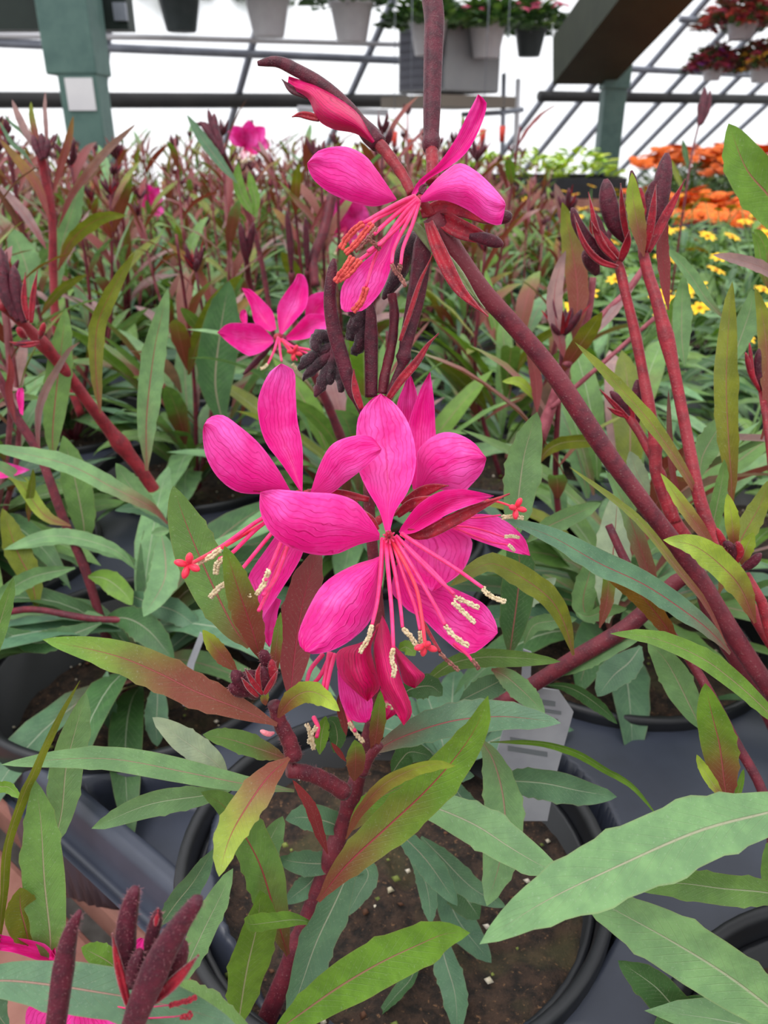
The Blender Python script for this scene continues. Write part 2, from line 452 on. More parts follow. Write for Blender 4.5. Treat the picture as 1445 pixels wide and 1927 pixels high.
# ------------------------------------------------------------------ procedural growth for the bed behind
def grow_leaf(base, az, L, w, el0, el1, rr, n=9, m=2):
    "leaf growing from base: starts at elevation el0, ends at el1"
    C = [Vector(base)]; d = Vector((math.cos(az), math.sin(az), 0)); sd = Vector((-d.y, d.x, 0)); bend = (rr.random()-.5)*.5
    for i in range(n):
        t = (i+.5)/n; e = el0+(el1-el0)*t
        C.append(C[-1]+(d*math.cos(e)+sd*bend*t*math.cos(e)+Vector((0,0,1))*math.sin(e))*(L/n))
    ref = (Vector((0,0,1))*1.0-d*.55).normalized()
    return ribbon(C, lambda t: w*.5*lance(t, .14, .5), ref, (rr.random()-.5)*.9, .22, m, .08, .04, rr.randrange(999))
LEAFCOL = ['G1','G1','G2','G1','G4','O','G3','G2','M','G1']
def pick(rr, hi):
    "colour, red flush and rib of a leaf; hi = how high on the stem (0..1)"
    if hi < .25: c = rr.choice(['G1','G1','G2','G4','G4','G5','G2']); red = 0 if rr.random() < .7 else .3
    elif hi < .7: c = rr.choice(['G1','G2','O','G3','G1','M','G2']); red = rr.choice([0, .2, .5, .8])
    else: c = rr.choice(['O','M','B','G1','OB','G3']); red = rr.choice([.2, .6, .9, 1.1])
    return c, red
def bud_head(mb, top, dirv, rr, size=1, m=0):
    "tight head of dark upright buds and thin red bracts"
    o = dirv.orthogonal().normalized()
    for q in range(rr.randrange(5, 9)):
        a = rr.random()*6.283; dd = (dirv*1.0+(Matrix.Rotation(a, 3, dirv) @ o)*(.15+.5*rr.random())).normalized()
        L = (.009+.011*rr.random())*size; w = (.0013+.0009*rr.random())*size
        C = [top+dd*(L*i/7)+(Matrix.Rotation(a, 3, dirv) @ o)*(.0015*math.sin(i/7*2)) for i in range(8)]
        mb.tube(C, [w*z for z in (.4,.7,.95,1,1,.9,.65,.25)], 6, m=m)
    for q in range(rr.randrange(3, 6)):
        a = rr.random()*6.283; dd = (dirv+(Matrix.Rotation(a, 3, dirv) @ o)*(.4+.5*rr.random())).normalized()
        L = (.012+.010*rr.random())*size
        v, f, uv = ribbon([top+dd*(L*i/6) for i in range(7)], lambda t: .0011*size*(1-t)**.7+.0001, None, 0, .4, 2, 0, 0, 1)
        mb.add(v, f, uv, m=m+1)
def flower_mb(mb, c, dirv, rr, size=1, m=0):
    "small open gaura flower: four petals turned upwards, stamens below"
    o = dirv.orthogonal().normalized()
    for q in range(4):
        a = -.9+q*.75+rr.random()*.3; side = RGT*math.sin(a)+Vector((0,0,1))*math.cos(a)+dirv*.25
        side.normalize(); L = .017*size*(.85+.3*rr.random())
        C = [c+side*(L*i/8)+dirv*(.004*math.sin(i/8*2.2)*size) for i in range(9)]
        v, f, uv = ribbon(C, lambda t: .0062*size*max(.08, math.sin(math.pi*min(1, t**1.3*.97+.03)))**.8, dirv, (rr.random()-.5)*.7, .2, 4, .08, 0, rr.randrange(99))
        mb.add(v, f, uv, m=m)
    for q in range(6):
        dd = (dirv*.8-Vector((0,0,1))*(.5+.5*rr.random())+RGT*(rr.random()-.5)*.9).normalized(); L = .013*size
        mb.tube([c, c+dd*L*.5, c+dd*L], [.00028*size]*3, 4, m=m+1)
        mb.tube([c+dd*L, c+dd*L*1.22], [.0006*size]*2, 4, m=m+2)
def grow_plant(root, name, label, cat, rr, h=.19, nros=14, nst=3, flowers=0, group=None, spread=.05, detail=True, pl=None, nleaf=7, lean=None, rosL=(.05,.09), pale=False, buds=1):
    """gaura plant: basal leaves and nst upright stems with leaves and bud heads.
    detail: each leaf a part of its own; otherwise the leaves are one foliage part"""
    pl = pl or empty(name, root, label, cat, group); root = Vector(root)
    fol = MB()
    def put(v, f, uv, c, red, rib, base):
        if detail: obj('leaf', v, f, LEAF, pl, base, uv, tint_of(c, red, .1, rr), rib)
        else: fol.add(v, f, uv, tint_of(c, red, .1, rr), rib)
    for q in range(nros):
        az = rr.random()*6.283; b = root+Vector((math.cos(az), math.sin(az), 0))*.006+Vector((0,0,.004+.03*rr.random()))
        c, red = pick(rr, 0)
        put(*grow_leaf(b, az, rosL[0]+(rosL[1]-rosL[0])*rr.random(), .010+.008*rr.random(), .3+.8*rr.random(), -.9+.9*rr.random(), rr, 10 if detail else 7, 4 if detail else 2), c, red, .5*(rr.random() < .3), b)
    for q in range(nst):
        az = rr.random()*6.283; sp = spread*(.4+.8*rr.random()); hh = h*(.72+.4*rr.random())
        tip = root+Vector((math.cos(az)*sp, math.sin(az)*sp, hh))
        if lean: tip += Vector(lean)*hh
        mid = root.lerp(tip, .5)+Vector((math.cos(az)*.012, math.sin(az)*.012, -.006))
        C = cat_rom([root+Vector((0,0,-.004)), mid, tip], 14)
        mb = MB(); mb.tube(C, [.0019-.0010*i/14 for i in range(15)], 6)
        mb.build('stem', [STEMP if pale or rr.random() < .25 else STEM], pl, C[0])
        for j in range(nleaf):
            t = .14+.84*(j+rr.random()*.6)/nleaf; i = min(13, int(t*14)); p = C[i].lerp(C[i+1], t*14-i)
            la = j*2.4+rr.random()*.8+az; L = (.068-.030*t)*(.75+.55*rr.random()); c, red = pick(rr, t)
            put(*grow_leaf(p, la, L, .0062+.007*rr.random()*(1.1-t), .75+.5*rr.random(), .1+.9*rr.random()-.5*(1-t), rr, 9 if detail else 6, 4 if detail else 2), c, red, .8*(rr.random() < .5), p)
        d = (C[-1]-C[-2]).normalized(); hb = MB()
        if rr.random() < buds:
            bud_head(hb, C[-1], d, rr, .55+.4*rr.random()); hb.build('bud_head', [BUD, BUDR], pl, C[-1])
        if q < flowers:
            p = C[-2]+Vector((0,-.006,-.004)); fm = MB(); flower_mb(fm, p, (CAM-p).normalized(), rr, 1.0+.3*rr.random())
            fm.build('flower', [PINK, FILA, ANTH], pl, p)
    if not detail: fol.build('foliage', [LEAF], pl, root)
    return pl
# ------------------------------------------------------------------ the plant in the middle
E1 = Vector((.629, .777, 0)); E2 = Vector((.777, -.629, 0)); SP = .146
A0 = Vector((.011, .184, 0))
def pot_xy(i, j): return A0+E1*(SP*i)+E2*(SP*j)
def flower_root(pl, kk, c, d, r=9, m=None, label=None):
    "green-red receptacle the petals sit on; parent of all the flower's pieces"
    q = px(kk, c)[0]; p = P(q[0], q[1], d); rr = r*d/F
    mb = MB(); v, f, uv = tube([p+FWD*rr*1.6, p+FWD*rr*.9, p, p-FWD*rr*.5], [rr*.5, rr*.9, rr, rr*.35], 12); mb.add(v, f, uv)
    o = mb.build('flower', m or BUDR, pl, p)
    if label: o['label'] = label
    return o

main = empty('gaura_plant', (-.030, .134, SOIL_Z), 'tall gaura in sharp focus carrying the largest cluster of open pink flowers', 'flowering plant')
m = main
stem(m, 0, '492,1940 512,1895 560,1775 607,1655 642,1560 668,1480 690,1400 706,1330 714,1220 706,1090 694,930 702,770', .213, .187, 19, 9, STEM, 1500, n=70, knots=(.16, .33, .42))
stem(m, 4, '330,640 250,590 180,560 100,545', .166, .157, 17, 14, STEM, 150, 'side_stem', 14)
stem(m, 3, '1290,760 1265,680 1225,600 1200,520', .157, .152, 17, 12, STEM, 200, 'side_stem', 16)
stem(m, 4, '395,560 430,490 470,440', .164, .160, 12, 8, STEM, 60, 'side_stem', 10)
# leaves: pixels base to tip, depths, width, colour, red flush, rib
for a in [
 (3,'1215,615 1050,545 860,470 700,390 500,310 185,240', .152,.136, 66,'G3',.80,.9, 12),
 (3,'1290,905 1060,872 800,820 520,768 280,765 4,790', .160,.139, 46,'G1',.12,.5, 14),
 (3,'1268,760 1170,850 1060,1010 1000,1130 960,1282', .152,.131, 62,(132,150,58),.62,1, 16),
 (3,'1010,900 890,925 650,965 400,1070', .178,.165, 46,'G1',0,0, -18),
 (3,'1000,840 930,770 800,680 668,582', .186,.176, 48,'W',0,0, 10),
 (3,'1255,762 1120,715 1010,680 888,658', .160,.150, 42,'G2',.3,.5, 20),
 (1,'335,1470 385,1400 450,1365 515,1385 577,1441', .152,.134, 40,'Y',.48,.6, 24),
 (8,'1130,1850 1060,1760 960,1560 880,1380 825,1240 785,1118', .160,.150, 84,'G2',.22,.9, -14),
 (1,'270,1240 235,1120 190,990 128,798', .150,.134, 54,'G3',.72,1, 10),
 (1,'385,1400 395,1280 420,1090 455,930 500,800', .168,.170, 70,'B',.95,1, -8),
 (3,'1207,430 1205,350 1215,240 1230,120', .153,.148, 20,'G3',.7,.6, 0),
 (3,'1040,380 980,320 930,260 888,198', .152,.146, 30,'Y',.75,.6, 10),
 (3,'1165,530 1160,500 1170,455', .150,.147, 15,'Y',.6,.2, 0),
 (4,'215,1085 330,940 500,780 640,650 760,520 860,380 916,238', .166,.140, 78,'G3',.45,1, 16),
 (4,'430,480 560,410 760,345 950,325 1100,335 1216,352', .178,.168, 62,'G4',.22,.9, -20),
 (4,'330,830 385,720 480,610 600,545 700,520 782,528', .158,.127, 26,'Y',.62,.5, 44),
 (4,'880,415 935,500 975,640 985,780 960,940 910,1106', .196,.186, 74,'G1',.15,.6, 22),
 (4,'560,700 660,690 850,765 1000,860 1110,925 1230,985', .178,.157, 76,'G1',0,.2, -18),
 (4,'900,600 1000,590 1150,600 1290,630 1447,656', .205,.196, 56,'G4',0,0, 26),
 (4,'20,1640 150,1545 300,1440 470,1340 640,1260 740,1220 842,1216', .168,.130, 84,'G3',.05,.7, 10),
 (4,'370,900 290,1080 210,1250 150,1420 90,1600', .188,.176, 66,'G4',0,.1, -30),
 (3,'1262,1625 1200,1420 1140,1230 1060,1080 980,970 880,910', .186,.160, 74,'G2',.28,1, 26),
 (3,'1365,1480 1290,1470 1180,1482 1100,1490 1070,1465', .184,.150, 30,'G3',.05,.1, 40),
 (3,'1040,1960 1080,1700 1130,1480 1140,1340', .186,.168, 74,'G3',0,.2, 30),
 (3,'770,1790 830,1650 900,1500 960,1380 1022,1244', .166,.150, 50,'G1',0,.1, -22),
 (3,'700,1500 770,1400 850,1300 935,1160', .188,.176, 42,'G4',0,.1, 24),
 (4,'30,1010 -20,950 10,850 70,735', .205,.200, 48,'G1',0,.1, 20),
 (4,'255,890 220,800 185,700 110,585', .172,.158, 22,'R',1.0,.8, 18),
 (4,'365,590 370,530 370,470 366,420', .160,.135, 36,'G3',.72,.3, 8),
 (4,'440,480 455,400 465,310 472,218', .162,.150, 28,'G3',.65,.5, 10),
 (4,'330,510 300,470 270,432', .160,.154, 10,'R',1,.5, 0),
 (4,'520,780 600,850 680,940 790,1104', .200,.196, 46,'G4',0,.2, 20),
 (4,'640,820 720,900 850,1030 990,1110', .214,.206, 44,'G4',0,.1, 22),
 (4,'700,980 780,1020 850,1110 880,1160', .226,.216, 60,'G5',0,0, 20),
 (4,'690,900 740,1020 790,1160 930,1340', .232,.222, 58,'G4',0,0, -10),
 (4,'700,1180 740,1330 780,1470 790,1640', .216,.206, 50,'G4',0,.1, 14),
 (4,'590,900 640,960 670,1060 680,1180', .215,.210, 34,'G4',0,.1, 10),
 (4,'640,1290 600,1400 540,1470 460,1562', .220,.212, 22,'G5',0,.1, 40),
 (4,'330,900 230,930 100,920 60,900', .206,.200, 44,'G4',0,.1, -10),
 (4,'340,800 260,760 160,740 80,750', .206,.196, 50,'G4',0,.1, 10),
 (4,'250,900 190,1000 120,1060 75,1096', .208,.204, 40,'G4',0,.1, -14),
 (4,'520,560 560,500 600,470 690,490', .200,.196, 40,'G5',0,.1, 14),
 (4,'340,800 420,700 500,640 620,590', .196,.190, 44,'G3',.3,.8, 14),
 (4,'300,880 420,960 380,1060 330,1150', .205,.200, 40,'G4',0,.1, 14),
 (4,'620,640 680,600 760,560 860,570', .212,.206, 40,'G4',.2,.1, 10),
 (4,'760,560 780,620 830,680 900,700', .220,.214, 34,'G4',0,.1, 10),
 (4,'560,240 600,210 680,200 728,240', .196,.192, 44,'G5',0,.1, 10),
 (4,'640,200 760,110 900,80 1060,85 1215,98', .200,.188, 34,'G2',.08,.1, 28),
 (4,'930,130 990,160 1060,220 1150,310', .198,.190, 42,'G1',.3,.4, 16),
 (4,'800,260 880,220 960,180 1000,150', .206,.198, 44,'G4',0,.1, 14),
 (14,'150,1010 160,900 180,800 190,750', .190,.186, 26,'G3',.05,.2, 10),
 (14,'250,1000 270,900 250,800 200,770', .192,.186, 32,'G5',.05,.2, 10),
 (14,'330,880 310,760 290,680 280,600', .180,.176, 18,'B',.8,.5, 10),
 (14,'690,300 730,280 770,300 800,340', .192,.188, 26,'G3',0,.1, 10),
]: leaf(m, *a)
# young buds on the left side shoot
hd = bud(m, 3, '1120,490 1100,430 1085,395', .151,.147, 44, BUD, 120, 'bud')
for s, w, mm in [('1110,470 1060,430 1020,380',36,BUD),('1150,470 1160,420 1150,360',30,BUD),('1100,480 1040,465 1010,440',30,BUD),('1170,470 1195,400 1190,330',26,BUDR),('1180,380 1165,330 1150,290',30,BUD)]:
    bud(m, 3, s, .149,.145, w*.75, mm, 60)
for s in ('1150,480 1110,430 1075,370','1160,480 1190,430 1215,380','1130,490 1090,450 1060,410','1140,470 1130,400 1140,350'): bract(m, 3, s, .147,.143, 9)
bud(m, 3, '1200,650 1175,655 1142,640', .151,.148, 11, skin_material('young_bud_pink', lin((240,150,160)), lin((226,110,130))), 0)
# upright maroon buds at the top of the flower spike
bud(m, 11, '560,1640 480,1450 420,1290 370,1120 320,950 290,800 275,640 285,480 310,300', .184,.176, 28, BUD, 400, prof=[(0,.45),(.1,.6),(.16,.95),(.25,1),(.5,1.05),(.7,.95),(.88,.8),(.96,.6),(1,.2)], n=36)
bud(m, 11, '625,1480 625,1300 625,1100 625,900 622,760 615,640', .186,.182, 27, BUD, 300, prof=[(0,.95),(.3,1),(.6,1.05),(.85,.8),(1,.35)], n=24)
stem(m, 11, '720,1450 740,1300 790,1080 815,900 820,740 800,600', .185,.183, 10, 9, STEM, 220)
bud(m, 11, '780,1480 830,1330 890,1190 905,1110 925,1000 970,800 1010,600 1040,400 1060,200 1070,60', .184,.182, 36, BUD, 420, prof=[(0,.42),(.20,.46),(.25,.9),(.29,.66),(.36,.78),(.6,1),(.8,1.05),(.92,1.0),(1,.5)], n=40)
bract(m, 11, '770,1490 880,1330 1010,1180 1110,1030 1200,935', .183,.178, 15, BUDR)
bract(m, 11, '545,1580 500,1450 480,1330 478,1240', .182,.180, 13, BUDR)
bract(m, 11, '870,1000 940,800 1040,500 1100,370 1150,260', .180,.178, 8, BUDR)
# withered dark flower hanging behind the spike
wf = MB()
for s, w in [('300,1000 200,960 150,1020 180,1090',26),('330,1030 210,1090 90,1160 10,1250',22),('330,1060 230,1150 120,1250 40,1320',22),('340,1120 270,1230 210,1350 155,1465',24),('360,1130 350,1250 370,1340 365,1430',22),('330,1010 300,1130 290,1250 275,1370',22),('450,980 500,900 540,800 560,700',30),('480,1120 520,1030 545,930 560,860',22),('440,990 490,820 520,740 430,760',22)]:
    C = cat_rom(line3(11, s, .186,.184), 14)
    v, f, uv = tube(C, [w/2*.184/F*z for z in (.5,.7,.85,.95,1,1,1,1,.98,.95,.9,.85,.75,.6,.3)], 9)
    v = [q+Vector((noise.noise(q*900), noise.noise(q*900+Vector((9,0,0))), noise.noise(q*900+Vector((0,9,0)))))*.0006 for q in v]
    wf.add(v, f, uv)
wf.build('withered_flower', DRY, m, line3(11,'340,1050',.186,.186)[0])
wf = MB()
for s, w in [('960,200 900,330 830,480 725,645',30),('930,330 850,470 790,560 740,600',24),('1000,100 930,220 860,360 850,470',40)]:
    C = cat_rom(line3(11, s, .188,.186), 12); wf.tube(C, [w/2*.186/F*z for z in (.6,.8,1,1,1,1,1,1,.9,.8,.7,.5,.2)], 9)
wf.build('withered_flower', DRY, m, line3(11,'930,330',.188,.188)[0])

# flower M, facing the viewer
f1 = flower_root(m, 1, '768,760', .163, 9, None, 'open pink flower facing forward, petals spread')
petal(f1, 1, '752,740 728,660 682,580 648,500 640,400 648,300 690,238 735,207', '772,740 792,665 835,600 866,520 872,430 842,320 792,248 736,207', .163,.171, .003)
petal(f1, 1, '732,752 700,700 640,628 560,598 450,590 330,580 268,590', '730,776 650,795 560,832 470,832 370,800 300,740 266,660 266,600', .162,.150, -.004)
petal(f1, 1, '735,790 732,838 640,870 560,910 500,962 450,1050 418,1130 418,1180 440,1208', '752,780 748,860 740,950 700,1080 640,1150 560,1200 480,1220 442,1210', .162,.149, -.004)
petal(f1, 1, '805,745 822,715 880,640 960,590 1040,578 1110,588 1175,604', '815,757 870,747 930,715 990,680 1060,650 1120,630 1176,606', .163,.158, .005)
bract(f1, 1, '830,745 900,752 1000,705 1100,655 1170,625 1237,597', .165,.160, 24, BUDR, 'sepal', .5, 20)
bract(f1, 1, '800,680 850,640 920,620 990,610', .172,.168, 18, BUDR, 'sepal', .4)
bract(f1, 1, '720,740 690,690 670,660', .168,.168, 16, BUDR, 'sepal', .4)
bract(f1, 1, '690,620 600,600 540,590 450,580', .172,.176, 14, BUDR, 'sepal', .4)
for s, a, w, d in [('742,770 735,900 722,1020 702,1105','702,1105 690,1150 675,1180 652,1215',8.5,.147),
 ('755,775 765,900 778,1050 785,1195','785,1195 778,1240 790,1280 780,1310',8.5,.144),
 ('765,780 790,900 810,1020 820,1115','820,1118 850,1150 870,1180 890,1210',8,.148),
 ('780,780 830,930 870,1040 888,1125','890,1130 890,1160 895,1180',7.5,.149),
 ('790,770 870,900 940,1020 985,1105','985,1108 1010,1140 1040,1165 1078,1190',8.5,.147),
 ('800,765 880,850 960,930 1020,985','1015,1015 1040,1040 1070,1070 1103,1100',8,.149),
 ('795,760 890,850 960,920 1025,1000','1022,998 1050,1010 1085,1025 1118,1042',7,.150),
 ('815,752 920,820 1030,890 1132,962','1132,960 1150,985 1185,1005 1222,1018',8.5,.150)]:
    stamen(f1, 1, s, .161, d, w, a, 10)
pistil(f1, 1, '775,775 830,870 875,970 895,1080 908,1180', .161,.146, 8.5, 13)
for q in range(9):
    a = q*.7; stamen(f1, 1, f'{768+10*math.cos(a):.0f},{765+10*math.sin(a):.0f} {768+24*math.cos(a):.0f},{765+26*math.sin(a):.0f}', .161,.158, 4)

# flower L
f2 = flower_root(m, 1, '415,600', .177, 9, None, 'open pink flower seen from the side, stamens pointing left')
stem(m, 1, '640,640 560,605 500,590 440,600', .180,.177, 9, 8, BUDR, 60, 'flower_tube', 14)
petal(f2, 1, '380,592 250,598 170,586 100,530 56,450 44,370 48,330', '388,590 330,490 262,400 182,330 122,291 70,300 50,328', .176,.166, -.003)
petal(f2, 1, '424,590 350,480 290,400 262,310 260,225 300,130 346,92', '432,588 432,420 412,310 405,200 400,122 352,91', .177,.176, .003)
petal(f2, 1, '462,592 500,480 550,402 640,370 700,376 737,420', '470,600 540,596 600,552 690,482 738,432 739,422', .175,.158, -.002)
petal(f2, 1, '370,690 320,770 230,900 224,950 245,1040 260,1113', '440,720 432,830 350,970 290,1060 262,1116', .172,.164, .003)
petal(f2, 1, '330,1000 280,1080 270,1140 300,1190', '350,1010 335,1060 330,1130 305,1192', .176,.174, .002, label='folded back petal below')
bract(f2, 1, '400,600 330,590 240,585', .178,.172, 10, BUDR, 'sepal', .3)
for s, a in [('400,640 280,690 120,800 20,858',None),('400,640 270,720 160,825 110,850','115,810 60,850 0,872'),('410,650 320,740 200,885 190,890','125,850 100,870 95,910'),('415,650 360,760 300,900 290,930','300,890 285,940 250,990'),('420,650 380,780 330,920 280,990','130,945 100,970 70,1000'),('425,660 370,800 310,950 262,1050','205,920 215,960 225,1000')]:
    stamen(f2, 1, s, .172, .139, 8.5, a, 11)
pistil(f2, 0, '540,960 470,1000 410,1035 357,1062', .172,.134, 9, 15)

# flower R, behind on the right
f3 = flower_root(m, 1, '850,650', .186, 9, None, 'open pink flower behind, facing right')
petal(f3, 1, '845,560 800,400 797,260 820,190 846,127', '905,560 900,420 880,230 862,160 848,127', .188,.190, .002)
petal(f3, 1, '860,580 835,400 850,300 890,190 926,124', '890,585 950,440 948,340 942,230 928,124', .186,.184, .002)
petal(f3, 1, '868,590 878,500 880,430 940,372 1010,358 1092,394 1144,455', '890,600 960,582 1050,590 1085,565 1130,512 1146,460', .184,.172, -.003)
petal(f3, 1, '940,690 1010,690 1100,675 1200,690 1290,765 1316,836', '950,720 1040,745 1100,775 1240,822 1314,838', .180,.170, .002)
petal(f3, 1, '850,700 832,760 820,870 860,930 930,976', '950,690 1060,750 1092,795 1050,900 940,976', .182,.176, .003)
bract(f3, 1, '820,640 900,590 960,570 998,565', .181,.176, 22, BUDR, 'sepal', .4)
stamen(f3, 1, '1000,690 1100,690 1200,680', .178,.164, 4, '1205,690 1240,685 1290,690', 9)
stamen(f3, 1, '1000,720 1100,730 1215,765', .178,.168, 4, '1215,765 1245,762 1275,768', 7)
stamen(f3, 1, '1000,720 1150,780 1230,795', .178,.168, 4, '1230,795 1245,808 1255,820', 7)
pistil(f3, 1, '1000,640 1100,620 1185,627 1255,650', .180,.164, 5, 12)
stem(m, 1, '700,720 760,680 850,650', .182,.186, 8, 7, BUDR, 40, 'flower_tube', 10)
# flower Q, lower behind
f4 = flower_root(m, 1, '810,860', .184, 8, None, 'half hidden pink flower lower behind, petal pointing down right')
petal(f4, 1, '815,850 900,905 1000,955 1130,1020 1180,1090 1190,1135', '800,860 815,1020 900,1085 980,1160 1075,1222 1172,1160 1190,1138', .183,.168, .003)
petal(f4, 1, '830,860 870,1000 930,1060', '800,860 780,980 860,1050', .186,.186, .002)
stamen(f4, 1, '880,1060 930,1150 965,1210', .178,.166, 8, '965,1215 1000,1250 1040,1285', 8, m=BUDR, am=ANTHB)
stamen(f4, 1, '1020,1180 1070,1220 1090,1245', .172,.166, 7, '1090,1240 1105,1260 1118,1278', 8, am=ANTHB)
# folded wilting flower hanging below
f5 = flower_root(m, 14, '560,150', .172, 9, None, 'fading flower with folded hanging petals')
petal(f5, 14, '480,240 300,290 262,350 290,480 400,590 470,648', '540,150 500,300 545,480 560,555 520,610 475,650', .171,.161, -.006, m=PINKW)
petal(f5, 14, '545,160 520,300 560,540 640,680 718,812', '575,66 620,160 700,480 760,640 776,735 722,815', .169,.156, -.006, m=PINKW)
petal(f5, 14, '640,280 690,420 720,520 790,560', '665,275 760,370 820,430 866,480 800,560', .173,.168, -.006, m=PINKW)
petal(f5, 14, '270,440 285,620 340,750 400,790 460,795', '420,560 500,620 510,690 490,770 465,796', .176,.172, .002, m=PINK)
petal(f5, 14, '560,560 590,700 580,790', '660,560 770,660 660,740 585,792', .178,.176, .002, m=PINKW)
for s, a in [('230,320 150,480 60,570',None),('170,330 90,430 60,530',None),('215,320 190,470 165,590','60,800 90,880 110,980'),('250,330 220,450 190,600','130,820 90,880 80,940'),('110,760 140,830 130,890',None),('330,700 360,800 390,850','350,790 390,860 450,930'),('600,660 620,690','590,670 640,690 650,700'),('570,740 560,850','570,740 560,850 540,970')]:
    stamen(f5, 14, s, .178,.170, 9, a, 9)
# ------------------------------------------------------------------ the arching plant on the right
rt = empty('gaura_plant', (.165, .125, SOIL_Z), 'gaura whose thick dark stem slants across to the topmost pink flower', 'flowering plant')
stem(rt, 0, '1520,1390 1445,1292 1370,1180 1296,1060 1225,965 1140,850 1040,700 960,605 905,545 850,468 815,405', .205,.181, 42, 26, STEM, 2600, n=80, prof=[(0,34),(.18,30),(.3,22),(.42,19),(.7,17.5),(.9,18),(1,20)], root=True)
stem(rt, 5, '1500,1600 1400,985 1250,680 1110,420 1000,250 900,110 780,-90 700,-260', .190,.215, 12, 8, STEM, 900, n=50, root=True)
stem(rt, 9, '1700,2200 1480,2060 1330,1850 1200,1600 1100,1420 1020,1200 960,900 880,500 800,180 760,60 735,-40 728,-100', .195,.222, 13, 11, STEMR, 1500, n=60, knots=(.88,.42), root=True)
stem(rt, 9, '960,1420 880,1300 800,1080 790,900 740,620 690,360 640,150 612,30 600,-10', .212,.222, 12, 9, STEMR, 1000, n=50, knots=(.35,))
stem(rt, 9, '900,1330 800,1040 730,900 660,790 600,720', .212,.226, 10, 8, STEMR, 500, n=30, name='side_stem', knots=(.35,))
stem(rt, 0, '1560,1560 1440,1330 1345,1170 1300,1080 1180,1180 1080,1240 1000,1290 935,1330', .212,.232, 15, 16, STEM, 600, n=50, name='side_stem', root=True)
stem(rt, 9, '1480,2100 1400,1950 1330,1700 1260,1600', .192,.19, 12, 9, STEMR, 200, name='side_stem', n=20, root=True)
